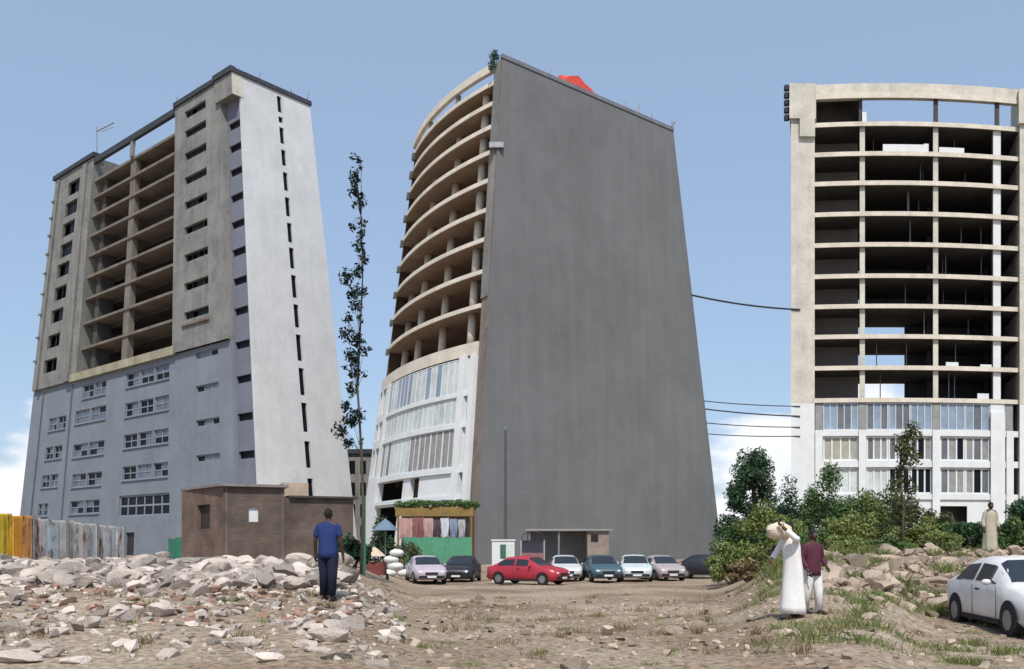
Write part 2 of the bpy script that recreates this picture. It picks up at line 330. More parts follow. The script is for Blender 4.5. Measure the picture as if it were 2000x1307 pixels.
# ================================================================== LEFT TOWER
def tapered(K, dL, dR, A, Za):
    K = Vector(K); dL = Vector(dL).normalized(); dR = Vector(dR).normalized(); A = Vector(A)
    def P(u, v, z):
        q = A + (K + dL * u + dR * v - A) * (1 - z / Za); return (q.x, q.y, z)
    return P
PL = tapered((-26.437, 95.0), (-2030, 1750), (1560, 1750), (-38.88, 108.0), 187.36)
WL = 12.87
lt = thing('unfinished_tower', 'grey unfinished tower with white gable wall, column of slit windows and open middle bay', 'building', (-48, 120, 0))
FL = lambda a, n, z: PL(a, n, z)          # front facade: a along, n inward
FG = lambda a, n, z: PL(n, a, z)          # gable wall: a along v, n inward
SLAB = [24.75, 28.3, 31.7, 34.95, 37.85, 40.7, 43.35, 45.9, 48.3, 50.55]
# gable wall with slit windows
slits = [(52.6, 50.7), (50.2, 49.5), (48.95, 47.05), (46.35, 44.5), (43.75, 41.6), (40.85, 38.65), (37.9, 35.65), (35.05, 32.65), (31.9, 29.3), (28.55, 25.9), (25.1, 22.1), (21.3, 18.2), (17.35, 14.05), (13.0, 10.0), (8.8, 6.4), (5.2, 2.6)]
mb = MB(); wall_holes(mb, FG, 0.0, WL, 0, 53.1, [(6.5, 7.3, b, t) for t, b in slits], 0, 0.5)
mb.quad(FG(0, 0, 0), FG(0, 0.5, 0), FG(0, 0.5, 50.6), FG(0, 0, 50.6))
mb.build('gable_wall', WHITE_W, lt)
for t, b in slits: window(lt, FG, 6.5, 7.3, b, t, 0.30, 1, 1, BLACK, [DARK_GL], 0.05, 0.08, 'slit_window')
mb = MB(); mb.fbox(FG, -0.88, WL + 0.25, -0.25, 0.45, 53.1, 53.62); mb.build('coping', ROOF_DK, lt)
# narrow recessed strip beside the gable
sw = [(47.85, .45, 3.5), (45.3, .5, 3.55), (42.6, .55, 3.6), (39.7, .6, 3.7), (36.7, .6, 3.75), (33.6, .6, 3.8), (30.35, .65, 3.8), (27.0, .65, 3.8), (23.25, .65, 3.85), (19.45, .65, 3.85), (15.3, .65, 3.9), (11.15, .66, 3.9), (6.9, .7, 3.9)]
sh = [(a, b, z - .42, z + .42) for z, a, b in sw]
mb = MB(); wall_holes(mb, FL, 0.0, 4.2, 0, 50.6, sh, 0.002, 0.45); mb.build('strip_wall', RENDER_VI_SHADE, lt)
for h in sh: window(lt, FL, *h, 0.30, 2, 1, BLACK, [DARK_GL], 0.05, 0.08)
mb = MB(); mb.fbox(FL, 0.0, 4.9, -1.45, 0.4, 50.6, 53.09); mb.build('corner_block', CONC, lt)
mb = MB(); mb.fbox(FL, -0.06, -0.003, -1.45, 0.42, 50.6, 53.09); mb.build('corner_facing', CONC_LT, lt)
mb = MB(); mb.fbox(FL, -0.25, 5.0, -1.75, -0.9, 53.1, 53.72); mb.build('corner_cap', ROOF_DK, lt)
# block with window bands
bz = [51.6, 49.3, 46.65, 43.8, 40.9, 37.95, 34.7, 31.35, 27.95]
bh = [(8.2, 14.5, z - .5, z + .42) for z in bz]
mb = MB(); wall_holes(mb, FL, 4.0, 17.6, 24.0, 53.2, bh, -1.0, -0.45)
mb.quad(FL(4.0, -1, 24.0), FL(4.0, .01, 24.0), FL(4.0, .01, 53.2), FL(4.0, -1, 53.2)); mb.quad(FL(17.6, -1, 24.0), FL(17.6, 3.5, 24.0), FL(17.6, 3.5, 53.2), FL(17.6, -1, 53.2))
mb.build('band_wall', CONC, lt)
for h in bh: window(lt, FL, *h, -0.62, 4, 1, CONC_DK, [DARK_GL, DARK_GL, None], 0.06, 0.08, 'window_band')
mb = MB(); mb.fbox(FL, 8.0, 14.9, -1.25, -1.0, 26.7, 26.95); mb.build('ledge', CONC_BR, lt)
mb = MB(); mb.fbox(FL, 5.02, 17.8, -1.3, 0.2, 53.2, 53.75); mb.build('parapet', ROOF_DK, lt)
# stair tower at the far left
stz = [51.0, 48.3, 45.6, 42.8, 40.15, 37.0, 33.95, 30.5, 27.1]
stu = [(52.8, 57.8), (53.0, 58.1), (53.3, 58.4), (53.5, 58.5), (53.9, 58.9), (54.2, 59.1), (54.6, 59.5), (55.0, 59.8), (55.2, 60.4)]
sth = [(a, b, z - 1.0, z + .85) for z, (a, b) in zip(stz, stu)]
mb = MB(); wall_holes(mb, FL, 47.4, 64.3, 24.0, 53.4, sth, -1.0, -0.4)
mb.quad(FL(47.4, -1, 24), FL(47.4, 4, 24), FL(47.4, 4, 53.4), FL(47.4, -1, 53.4)); mb.quad(FL(64.3, -1, 24), FL(64.3, WL, 24), FL(64.3, WL, 53.4), FL(64.3, -1, 53.4))
mb.quad(FL(47.4, -1, 24), FL(64.3, -1, 24), FL(64.3, .5, 24), FL(47.4, .5, 24))
mb.build('stair_tower_wall', CONC, lt)
for h in sth: window(lt, FL, *h, -0.6, 2, 1, CONC_DK, [DARK_GL, None], 0.08, 0.08)
for a0, a1 in ((49.6, 51.2), (61.8, 62.6)):
    mb = MB(); mb.fbox(FL, a0, a1, -1.35, -0.95, 24.0, 53.0); mb.build('pilaster', CONC, lt)
mb = MB(); mb.fbox(FL, 47.0, 64.9, -1.4, 0.2, 53.4, 53.95); mb.build('parapet', ROOF_DK, lt)
for i, z in enumerate(SLAB[1:]):
    mb = MB(); mb.fbox(FL, 63.2, 64.75, -1.25, -0.98, z - .15, z + .1); mb.build('ledge', CONC, lt)
# open middle bay: slabs, columns, beams, back wall
for i, z in enumerate(SLAB):
    mb = MB(); mb.fbox(FL, 17.6, 47.4, -0.55, 10, z - .32, z); mb.build('slab', CONC_GB, lt)
    if i:
        for v0 in (2.6, 6.0):
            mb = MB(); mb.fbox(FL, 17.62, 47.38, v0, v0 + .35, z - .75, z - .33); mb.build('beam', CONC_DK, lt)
    else:
        mb = MB(); mb.fbox(FL, 17.3, 49.6, -1.1, -0.56, z - .9, z + .12); mb.build('fascia', mat('fascia_olive_concrete', (.31, .285, .2), .3, .9, .5, streak=.5), lt)
for k in range(len(SLAB) - 1):
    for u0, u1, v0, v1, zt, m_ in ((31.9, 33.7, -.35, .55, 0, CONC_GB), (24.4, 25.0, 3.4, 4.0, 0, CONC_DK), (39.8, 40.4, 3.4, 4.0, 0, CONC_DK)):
        mb = MB(); mb.fbox(FL, u0, u1, v0, v1, SLAB[k] + .002, SLAB[k + 1] - .325); mb.build('column', m_, lt)
    if random.random() < .75:
        a = random.choice((18.2, 26, 34.5, 41)); w = random.uniform(3, 6)
        mb = MB(); mb.fbox(FL, a, a + w, 4.2, 4.5, SLAB[k] + .002, SLAB[k] + random.uniform(.8, 1.9)); mb.build('block_partition', CONC_BRD, lt)
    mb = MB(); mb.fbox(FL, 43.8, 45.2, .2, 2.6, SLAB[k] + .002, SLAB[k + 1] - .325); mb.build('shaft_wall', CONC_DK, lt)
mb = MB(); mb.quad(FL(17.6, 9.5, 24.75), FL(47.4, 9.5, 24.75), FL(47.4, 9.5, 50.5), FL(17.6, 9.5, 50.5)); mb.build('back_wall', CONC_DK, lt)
mb = MB(); mb.fbox(FL, 17.6, 47.4, -1.0, -.35, 52.55, 53.3); mb.build('roof_beam', ROOF_DK, lt)
mb = MB(); mb.fbox(FL, 32.3, 33.2, -.9, -.4, 50.552, 52.55); mb.build('roof_stub', CONC, lt)
# lower finished part
def grid3(a0, a1, z0, z1, n): w = (a1 - a0) / n; return [(a0 + i * w + .18, a0 + (i + 1) * w - .18, z0, z1) for i in range(n)]
low = []
for z in (22.35, 18.6, 14.6, 10.55): low += grid3(19.0, 31.6, z - 1.0, z + .75, 3)
big = (18.7, 32.0, 4.9, 7.6)
for z, a, b in ((22.3, 37.6, 45.8), (19.0, 37.2, 47.8), (14.4, 37.1, 47.7), (10.3, 37.3, 47.2), (6.6, 37.5, 47.2)): low += grid3(a, b, z - 1.05, z + .75, 2)
for z, a, b in ((18.7, 50.7, 57.3), (14.6, 51.2, 57.6), (10.6, 51.6, 58.0), (6.5, 54.3, 58.3)): low += grid3(a, b, z - 1.0, z + .8, 2)
rb = [(7.0, 12.4, z - .38, z + .42) for z in (23.05, 19.2, 15.25, 11.2)]
door = (27.4, 29.8, 0.0, 2.9)
mb = MB(); wall_holes(mb, FL, 4.0, 64.8, 0, 23.99, low + [big] + rb + [door], -0.5, 0.0)
mb.quad(FL(64.8, -.5, 0), FL(64.8, WL, 0), FL(64.8, WL, 23.99), FL(64.8, -.5, 23.99)); mb.quad(FL(4, -.5, 0), FL(4, .01, 0), FL(4, .01, 23.99), FL(4, -.5, 23.99))
mb.build('lower_wall', RENDER_BL_SHADE, lt)
FRB = mat('frame_blue_grey', (.21, .245, .28), .1, .6, 1)
for h in low:
    mb = MB(); mb.fbox(FL, h[0] - .12, h[1] + .12, -.68, -.502, h[2] - .16, h[2] - .02); mb.build('sill', FRB, lt)
for h in low: window(lt, FL, *h, -0.32, 2, 2, FRB, [DARK_GL, DARK_GL, GREY_GL, STEEL_GL, STEEL_GL], 0.13, 0.12)
window(lt, FL, *big, -0.3, 6, 2, FRB, [DARK_GL], 0.22, 0.12)
for h in rb: window(lt, FL, *h, -0.3, 3, 1, FRB, [DARK_GL, GREY_GL, DARK_GL], 0.12, 0.12, 'window_band')
mb = MB(); mb.fbox(FL, *door[:2], -.2, -.1, 0, 2.88); mb.build('door', mat('door_dark', (.03, .028, .03), .3, .6, 2), lt)
for u in (49.2, 60.2):
    mb = MB(); mb.fbox(FL, u, u + .16, -.72, -.5, 1.0, 23.5); mb.build('drain_pipe', mat('pipe_grey', (.13, .16, .2), .2, .6, 2), lt)
# closing walls, roofs
mb = MB(); mb.quad(FL(0, WL, 0), FL(64.8, WL, 0), FL(64.8, WL, 24), FL(0, WL, 24)); mb.quad(FL(0, WL, 24), FL(17.6, WL, 24), FL(17.6, WL, 53.1), FL(0, WL, 53.1)); mb.quad(FL(47.4, WL, 24), FL(64.3, WL, 24), FL(64.3, WL, 53.3), FL(47.4, WL, 53.3))
mb.quad(FL(17.6, 3.5, 24), FL(17.6, WL, 24), FL(17.6, WL, 53.1), FL(17.6, 3.5, 53.1)); mb.quad(FL(47.4, 4, 24), FL(47.4, WL, 24), FL(47.4, WL, 53.1), FL(47.4, 4, 53.1)); mb.build('rear_wall', CONC, lt)
mb = MB(); mb.quad(FL(0, 0, 53.08), FL(17.6, -1, 53.08), FL(17.6, WL, 53.08), FL(0, WL, 53.08)); mb.quad(FL(47.4, -1, 53.3), FL(64.3, -1, 53.3), FL(64.3, WL, 53.3), FL(47.4, WL, 53.3))
mb.quad(FL(17.6, -.5, 24.3), FL(47.4, -.5, 24.3), FL(47.4, WL, 24.3), FL(17.6, WL, 24.3)); mb.build('roof', ROOF_DK, lt)
def rods(parent, F, lst, m=METAL):
    for a, n, z, h, dx in lst:
        mb = MB(); p = Vector(F(a, n, z)); mb.tube([p, p + Vector((dx, 0, h))], .07, 5); mb.build('rebar', m, parent)
rods(lt, FL, [(64.0, -.6, 53.9, .8, -.5), (63.2, -.3, 53.9, .7, .2), (55.5, 0, 53.9, .9, .1), (18.6, -.4, 53.9, 1.0, .2), (11.5, -.4, 53.9, .7, -.2), (2.5, -1.2, 53.7, .5, .2), (17.0, 1, 53.9, .9, 0)])
rods(lt, FG, [(3.5, .1, 53.8, .5, .1), (9.5, .1, 53.8, .5, -.1), (12.5, .1, 53.8, .9, .2)])
# mast on the roof
mp0 = Vector(FL(50.3, .8, 53.9))
ms = thing('roof_mast', 'thin mast with slanted crossarm standing on the grey tower roof edge', 'antenna', mp0)
mb = MB(); mb.tube([mp0, mp0 + Vector((0, 0, 4.6))], .06, 6); mb.build('pole', METAL, ms)
mb = MB(); mb.tube([mp0 + Vector((-.1, 0, 3.9)), mp0 + Vector((2.2, .3, 5.3))], .08, 6); mb.tube([mp0 + Vector((.6, 0, 3.9)), mp0 + Vector((2.1, .3, 4.7))], .04, 5); mb.build('crossarm', METAL, ms)

# ================================================================== MIDDLE TOWER
PM = tapered((-2.921, 72.0), (-9.9, 17.5), (2190, 1750), (3.8417, 83.0), 136.297)
WM = 31.25; U0 = 1.7; U1 = 26.9; SAG = 1.75
mt = thing('curved_front_tower', 'tower with blank dark grey gable wall and curved open concrete floors', 'building', (2, 95, 0))
FM = lambda a, n, z: PM(a, n, z)
def FC(a, n, z):
    t = (a - U0) / (U1 - U0); return PM(a, n - SAG * 4 * t * (1 - t), z)
FMG = lambda a, n, z: PM(n, a, z)
mb = MB(); mb.quad(FMG(0, 0, -1), FMG(WM, 0, -1), FMG(WM, 0, 42.4), FMG(0, 0, 42.4)); mb.quad(FMG(WM, 0, -1), FMG(WM, 27, -1), FMG(WM, 27, 42.4), FMG(WM, 0, 42.4))
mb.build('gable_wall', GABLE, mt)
mb = MB(); mb.fbox(FM, 0.003, U0, 0, .9, -1, 42.35); mb.build('end_wall', STRIP, mt)
mb = MB(); mb.fbox(FM, 0.4, U0 + .02, -.14, -.002, 22, 42.3); mb.build('end_pilaster', CONC, mt)
mb = MB(); mb.fbox(FMG, -.1, WM + .1, -.12, .35, 42.4, 42.75); mb.build('coping', mat('coping_grey', (.16, .17, .19), .3, .9, 1), mt)
MS = [18.38, 21.6, 24.5, 27.25, 29.8, 32.35, 34.8, 37.05, 39.1, 40.9]
for i, z in enumerate(MS):
    mb = MB(); mb.fbox(FC, U0, U1, 0.02, 9.5, z - .26, z, 22); mb.build('slab', CONC_WARM, mt)
    mb = MB(); mb.fbox(FC, U0, U1, -.16, .018, z - (.34 if i else 1.05), z + .03, 22); mb.build('slab_edge', CONC_CR, mt)
for i in range(len(MS) - 1):
    z0, z1 = MS[i] + .002, MS[i + 1] - .262
    for u in (4.6, 11.5, 18.2, 24.3):
        mb = MB(); c0 = Vector(FC(u, 1.3 if u < 5 else 2.2, z0)); c1 = Vector(FC(u, 1.3 if u < 5 else 2.2, z1)); mb.tube([c0, c1], .36, 12); mb.build('column', CONC_CR, mt, True)
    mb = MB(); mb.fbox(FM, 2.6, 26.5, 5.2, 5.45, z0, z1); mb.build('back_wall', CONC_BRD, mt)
    if random.random() < .6:
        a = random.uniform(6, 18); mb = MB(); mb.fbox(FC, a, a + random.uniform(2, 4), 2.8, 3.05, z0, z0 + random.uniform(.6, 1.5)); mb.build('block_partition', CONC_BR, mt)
mb = MB(); mb.fbox(FC, U0, U1, -.2, .4, 41.85, 42.55, 22); mb.build('roof_beam', CONC_CR, mt)
for u in (9.5, 18.0): mb = MB(); mb.fbox(FC, u, u + .5, .1, .6, 40.902, 41.85); mb.build('roof_stub', CONC, mt)
for u in (26.2,):
    mb = MB(); mb.fbox(FC, u, U1 - .02, .3, 5.2, 18.4, 42.2); mb.build('end_wall', CONC_BRD, mt)
# scaffold tabs on the far silhouette
for i, z in enumerate(MS[1:]):
    mb = MB(); mb.fbox(FC, 24.0, 24.5, -.55, -.165, z - .95, z - .35); mb.build('bracket', METAL, mt)
# white lower front
rows = [(14.25, 17.2), (11.7, 13.9), (7.95, 11.25)]
for z0, z1 in ((13.9, 14.25), (11.25, 11.7), (7.45, 7.95), (5.2, 5.55)):
    mb = MB(); mb.fbox(FC, 2.35, 20.4, -.3, .35, z0, z1, 16); mb.build('floor_beam', WHITE_P, mt)
for u0, u1, z1 in ((U0 + .01, 2.34, 17.3), (3.1, 3.95, 17.3), (20.42, 21.0, 17.3)):
    mb = MB(); mb.fbox(FC, u0, u1, -.42, .3, -1, z1); mb.build('white_column', WHITE_P, mt)
cols = [3.96 + (20.4 - 3.96) * i / 8 for i in range(9)]
for k, (z0, z1) in enumerate(rows):
    for i in range(8):
        pm = [[BLUE_GL, BLUE_GL, PALE_GL], [PALE_GL, PALE_GL, PALE_GL], [BLIND] if i < 4 else [PALE_GL, PALE_GL, GREY_GL]][k]
        window(mt, FC, cols[i] + .02, cols[i + 1] - .02, z0 + .01, z1 - .01, -.16, 2, 1, WHITE_P, pm, 0.07, 0.06, 'window')
    window(mt, FC, 2.36, 3.08, z0 + .01, z1 - .01, 0.0, 1, 1, WHITE_P, [GREY_GL, PALE_GL], .1, .14)
mb = MB(); wall_holes(mb, FC, 3.96, 20.4, -1, 5.19, [(13.6, 20.2, .3, 5.0)], -.1, .4, cols); mb.build('ground_wall', WHITE_P, mt)
mb = MB(); wall_holes(mb, FC, 3.96, 20.4, 5.56, 7.44, [(9.6, 11.4, 5.6, 7.4), (13.0, 20.2, 5.6, 7.4)], -.1, .4, cols); mb.build('shop_wall', WHITE_P, mt)
mb = MB(); mb.fbox(FC, 9.0, 20.3, 3.0, 3.2, -1, 7.4, 6); mb.build('shop_back_wall', CONC_BRD, mt)
ph = [(22.0, 24.0, z0 + .3, z1 - .1) for z0, z1 in rows] + [(24.5, 26.2, z0 + .3, z1 - .1) for z0, z1 in rows]
mb = MB(); wall_holes(mb, FC, 21.0, U1, -1, 17.3, ph, -.25, .25); mb.build('pier_wall', WHITE_P, mt)
for h in ph: window(mt, FC, *h, -.05, 2, 1, WHITE_P, [BLUE_GL, PALE_GL, GREY_GL], .09, .1)
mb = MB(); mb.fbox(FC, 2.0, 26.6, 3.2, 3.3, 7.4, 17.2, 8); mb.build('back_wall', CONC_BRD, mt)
mb = MB(); mb.quad(FM(0, .5, 42.3), FM(U0, .5, 42.3), FM(U0, WM, 42.3), FM(0, WM, 42.3)); mb.quad(FM(0.5, 9, 40.95), FM(26.5, 9, 40.95), FM(26.5, WM, 40.95), FM(.5, WM, 40.95)); mb.build('roof', ROOF_DK, mt)
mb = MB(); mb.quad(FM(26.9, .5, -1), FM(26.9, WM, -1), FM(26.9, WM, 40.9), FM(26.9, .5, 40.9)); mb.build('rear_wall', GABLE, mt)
rods(mt, FMG, [(a, .15, 42.7, h, d) for a, h, d in ((1.0, .7, .1), (4.2, .5, -.1), (7.5, .6, .2), (21.5, .6, .1), (24.2, .9, .1), (27.2, .7, -.1), (30.8, .6, .5), (31.1, .9, .1))])
mb = MB(); p = Vector(FM(1.2, -.3, 34.9)); mb.box(p.x - .1, p.x + 1.1, p.y - .8, p.y - .1, p.z - .35, p.z + .1); mb.build('hoist_bracket', METAL, mt)

# ================================================================== RIGHT TOWER
rx0, ry0 = 28.03, 90.0; dirR = Vector((1, 0.045, 0)).normalized(); norR = Vector((0.33, 0.944, 0))
rt = thing('open_frame_tower', 'pale concrete frame tower with ten open floors above white glazed storeys', 'building', (41, 96, 0))
RW = 26.0; RS = 0.85
def FR(a, n, z):
    t = max(0, min(1, (a - 2.4) / (RW - 4.8))); bow = RS * 4 * t * (1 - t)
    q = Vector((rx0, ry0, 0)) + dirR * a + norR * (n - bow + .5); return (q.x, q.y, z)
def FRS(a, n, z):
    q = Vector((rx0, ry0, 0)) + dirR * a + norR * n; return (q.x, q.y, z)
DR = 9.3
RZ = [16.15, 19.4, 22.55, 25.6, 28.65, 31.8, 34.9, 38.0, 40.95, 43.95]
for a0, a1 in ((0, 2.4), (RW - 2.4, RW)):
    mb = MB(); mb.fbox(FRS, a0, a1, 0, DR, 15.6, 44.1); mb.build('shear_wall', CONC_LT, rt)
    mb = MB(); mb.fbox(FRS, a0, a1, .0, DR, -.5, 15.598); mb.build('shear_wall_painted', WHITE_P, rt)
    mb = MB(); mb.fbox(FRS, a0 - .15, a1 + .15, -.35, 4, 44.1, 47.6); mb.build('corner_block', CONC_LT, rt)
    mb = MB(); mb.fbox(FRS, a0 + .9, a1 + .05, -.4, -.01, 42.3, 44.09); mb.build('corbel', CONC_LT, rt)
for z in RZ:
    mb = MB(); mb.fbox(FR, 2.4, RW - 2.4, .02, DR - .5, z - .34, z, 20); mb.build('slab', CONC_DK, rt)
    mb = MB(); mb.fbox(FR, 2.4, RW - 2.4, -.12, .018, z - .42, z + .02, 20); mb.build('slab_edge', CONC_CR, rt)
CU = [7.3, 14.85, 21.3]
for k in range(len(RZ) - 1):
    z0, z1 = RZ[k] + .002, RZ[k + 1] - .342
    for i, u in enumerate(CU):
        w = .26 if i < 2 else .4
        mb = MB(); mb.fbox(FR, u - w, u + w, .25, .25 + 2 * w, z0, z1); mb.build('column', CONC_LT if i < 2 else WHITE_P, rt)
    for u in (7.3 - .6, 14.85, 21.3): mb = MB(); mb.fbox(FR, u - .22, u + .22, 6.5, 7, z0, z1); mb.build('column', CONC_DK, rt)
    mb = MB(); mb.fbox(FR, 2.42, 7.0, 4.2, 4.45, z0, z1); mb.build('block_wall', mat('block_grey', (.16, .145, .14), .25, .95, .6, course=.25), rt)
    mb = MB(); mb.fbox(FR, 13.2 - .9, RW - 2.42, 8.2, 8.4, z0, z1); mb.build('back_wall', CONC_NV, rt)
    for q in range(3):
        u = random.choice((8.6, 9.4, 12.2, 13.6, 16.2, 17.5, 18.6, 20.0)) + random.uniform(-.4, .4); p_ = Vector(FR(u, random.uniform(1.2, 5), z0)); mb = MB(); mb.tube([p_, (p_.x, p_.y, z1)], .05, 6); mb.build('shoring_prop', METAL, rt)
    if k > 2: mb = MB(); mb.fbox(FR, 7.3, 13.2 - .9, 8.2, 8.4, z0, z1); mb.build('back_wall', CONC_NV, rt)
    if k in (2, 5, 6, 7): mb = MB(); mb.fbox(FR, 16.5, 19, 6, 6.2, z0, z0 + 1.6); mb.build('block_partition', CONC_DK, rt)
# low white infill walls standing on the slabs
for a0, a1, k, h in ((9.4, 13.9, 8, .8), (15.2, 17.8, 8, .6), (15.9, 17.2, 1, .45), (19.5, 20.7, 1, .3), (19.2, 20.4, 0, .6), (13.6, 14.1, 8, .9)):
    mb = MB(); mb.fbox(FR, a0, a1, .1, .3, RZ[k] + .022, RZ[k] + h, 4); mb.build('infill_wall', WHITE_P, rt)
# top frame
mb = MB(); mb.fbox(FR, 2.42, RW - 2.42, -.25, .6, 46.4, 47.75, 20); mb.build('roof_beam', CONC_LT, rt)
mb = MB(); mb.fbox(FR, 2.42, RW - 2.42, -.33, -.252, 46.25, 46.75, 20); mb.build('beam_lip', CONC_CR, rt)
mb = MB(); mb.fbox(FR, 2.42, 7.3, 2.8, 3.0, 43.96, 46.9); mb.fbox(FR, 6.95, 7.3, .3, 2.79, 43.96, 46.38); mb.build('roof_room_wall', CONC_DK, rt)
mb = MB(); mb.fbox(FR, 2.42, 7.3, .62, 3.0, 46.91, 47.1); mb.build('roof_room_slab', CONC_DK, rt)
for u, h in ((7.5, 45.0), (14.85, 46.38), (21.3, 46.38)): mb = MB(); mb.fbox(FR, u - .22, u + .22, .05, .5, 43.98, h); mb.build('roof_column', CONC_DK if u > 8 else WHITE_P, rt)
# glazed lower storeys
for z0, z1 in ((12.35, 12.95), (9.2, 9.85), (5.95, 6.5)):
    mb = MB(); mb.fbox(FR, 2.42, RW - 2.42, -.2, .3, z0, z1, 20); mb.build('floor_beam', WHITE_P, rt)
for i, u in enumerate([2.85] + CU + [RW - 3.4]):
    w = .38 if i != 3 else .75
    mb = MB(); mb.fbox(FR, u - w, u + w, -.36, .4, -.5, 12.95 if i != 3 else 14.8); mb.build('white_column', WHITE_P, rt)
    if i != 3: mb = MB(); mb.fbox(FR, u - w, u + w, .08, .3, 12.952, 15.7); mb.build('glazing_pier', BLIND, rt)  # grey material stands in for the columns' shade behind the glazing
    else: mb = MB(); mb.fbox(FR, u - w, u + w, .0, .3, 14.802, 15.7); mb.build('glazing_pier', WHITE_P, rt)
bays = [(3.25, 6.9, 1), (7.7, 14.45, 3), (15.25, 20.5, 2), (22.1, RW - 3.8, 1)]
FRG = mat('frame_pale_grey', (.5, .53, .56), .1, .6, 1)
for a0, a1, n in bays:
    w = (a1 - a0) / n
    for j in range(n):
        b0, b1 = a0 + j * w + .02, a0 + (j + 1) * w - .02
        window(rt, FR, b0, b1, 12.97, 15.7, .1, 5 if n == 1 else 3, 1, FRG, [GREY_GL, BLUE_GL, GREY_GL, BLUE_GL, DARK_GL], .1, .12)
        window(rt, FR, b0, b1, 9.87, 12.33, .1, 4 if n == 1 else 3, 1, WHITE_P, [BLINDB] if a0 < 4 else [DARK_GL, GREY_GL, BLIND], .16, .12)
        window(rt, FR, b0, b1, 6.52, 9.18, .1, 4 if n == 1 else 3, 1, WHITE_P, [PALE_GL] if a0 < 4 or (n == 3 and j == 0) else [DARK_GL, GREY_GL, BLIND] if n == 2 else [DARK_GL], .16, .12)
mb = MB(); wall_holes(mb, FR, 2.42, RW - 2.42, -.5, 5.94, [(15.3, 18.1, .5, 5.3)], .0, .4, [2.42 + i * 1.2 for i in range(1, 18)]); mb.build('ground_wall', WHITE_P, rt)
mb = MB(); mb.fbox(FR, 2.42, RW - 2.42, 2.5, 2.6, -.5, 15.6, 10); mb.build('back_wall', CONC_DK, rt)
mb = MB(); mb.quad(FRS(0, DR, -.5), FRS(RW, DR, -.5), FRS(RW, DR, 15.7), FRS(0, DR, 15.7)); mb.quad(FRS(0, DR, 15.7), FRS(7.2, DR, 15.7), FRS(7.2, DR, 44), FRS(0, DR, 44)); mb.build('rear_wall', CONC, rt)
for i in range(5):
    mb = MB(); p = Vector(FRS(-.3, .3, 44.2 + i * .75)); mb.box(p.x - .35, p.x + .14, p.y - .1, p.y + .3, p.z, p.z + .5); mb.build('formwork_board', ROOF_DK, rt)

# far grey building seen in the gap
fb = thing('distant_building', 'small grey distant building in the gap between grey tower and curved tower', 'building', (-27, 141, 0))
mb = MB(); mb.box(-33, -20.5, 140, 152, 0, 15.5); mb.build('wall', CONC, fb)
mb = MB(); mb.box(-33.4, -20.2, 139.6, 152.4, 15.502, 16.2); mb.build('roof', ROOF_DK, fb)
for k in range(4):
    for j in range(3):
        o = MB(); o.box(-25.4 + j * 1.7, -24.5 + j * 1.7, 139.93, 139.99, 2.2 + k * 3.4, 4.2 + k * 3.4); o.build('window', DARK_GL, fb)

# cables between the two right towers
def cable(name, p0, p1, sag, r, label):
    p0 = Vector(p0); p1 = Vector(p1); mb = MB()
    mb.tube([p0.lerp(p1, i / 16) - Vector((0, 0, sag * 4 * (i / 16) * (1 - i / 16))) for i in range(17)], r, 6)
    tag(mb.build(name, WIRE, None, origin=p0), label, 'cable', 'cables strung between the towers')
def gable_pt(z): q = PM(0, WM, z); return (q[0] - .05, q[1] - .1, z)
cable('cable', gable_pt(26.4), (rx0 + .9, ry0 - .04, 25.0), .25, .09, 'thick dark cable, highest one between grey gable and open frame tower')
for i, (za, zb) in enumerate(((15.9, 15.3), (15.1, 14.3), (13.7, 13.2), (12.6, 12.3))):
    cable('cable', gable_pt(za), (rx0 + .9, ry0 - .04, zb), .12, .05 if i != 1 else .07, ('thin cable, uppermost of the four low cables between the towers', 'thicker cable, second of the four low cables between the towers', 'thin cable, third from the top of the four low cables', 'lowest of the thin cables between grey gable and open frame tower')[i])

# ================================================================== SITE BUILDINGS AND FENCES
def metre_uv(o):
    me = o.data; uv = me.uv_layers.new(name='UVMap')
    for p in me.polygons:
        n = p.normal; t = Vector((-n.y, n.x, 0)); t = t.normalized() if t.length > .2 else Vector((1, 0, 0)); up = Vector((0, 0, 1)) if abs(n.z) < .8 else Vector((0, 1, 0))
        for li in p.loop_indices:
            co = me.vertices[me.loops[li].vertex_index].co; uv.data[li].uv = (co.dot(t), co.dot(up))
    return o
BRICK = brick_mat('brick_brown', (.135, .088, .064), (.095, .068, .054), (.115, .10, .085))
BRICKL = brick_mat('brick_red_brown', (.175, .10, .07), (.13, .08, .06), (.135, .11, .09))
hut = thing('brick_hut', 'low brown brick hut with small openings in front of the white gable', 'hut', (-9.5, 36, .7))
hc = Vector((-10.94, 34.0, 0)); hd = Vector((4.56, 2.0, 0)).normalized(); hl = Vector((-2.70, 3.0, 0)).normalized(); hn = Vector((-hd.y, hd.x, 0))
FHF = lambda a, n, z: tuple(hc + hd * a + hn * n + Vector((0, 0, z)))
FHL = lambda a, n, z: tuple(hc + hl * a + Vector((hl.y, -hl.x, 0)) * n * 1.0 + Vector((0, 0, z)))
mb = MB(); wall_holes(mb, FHF, 0, 2.25, .3, 3.74, [(.9, 1.28, 2.4, 2.98)], 0, .22); mb.quad(FHF(2.25, 0, .3), FHF(2.25, 3, .3), FHF(2.25, 3, 3.74), FHF(2.25, 0, 3.74)); metre_uv(mb.build('front_wall', BRICK, hut))
mb = MB(); wall_holes(mb, FHF, 2.25, 4.98, .3, 3.36, [], .003, .22); mb.quad(FHF(4.98, 0, .3), FHF(4.98, 3.4, .3), FHF(4.98, 3.4, 3.36), FHF(4.98, 0, 3.36)); metre_uv(mb.build('extension_wall', BRICK, hut))
mb = MB(); wall_holes(mb, FHL, 0, 4.04, .3, 3.74, [(1.25, 2.48, 2.15, 3.1)], 0, .22); metre_uv(mb.build('side_wall', BRICKL, hut))
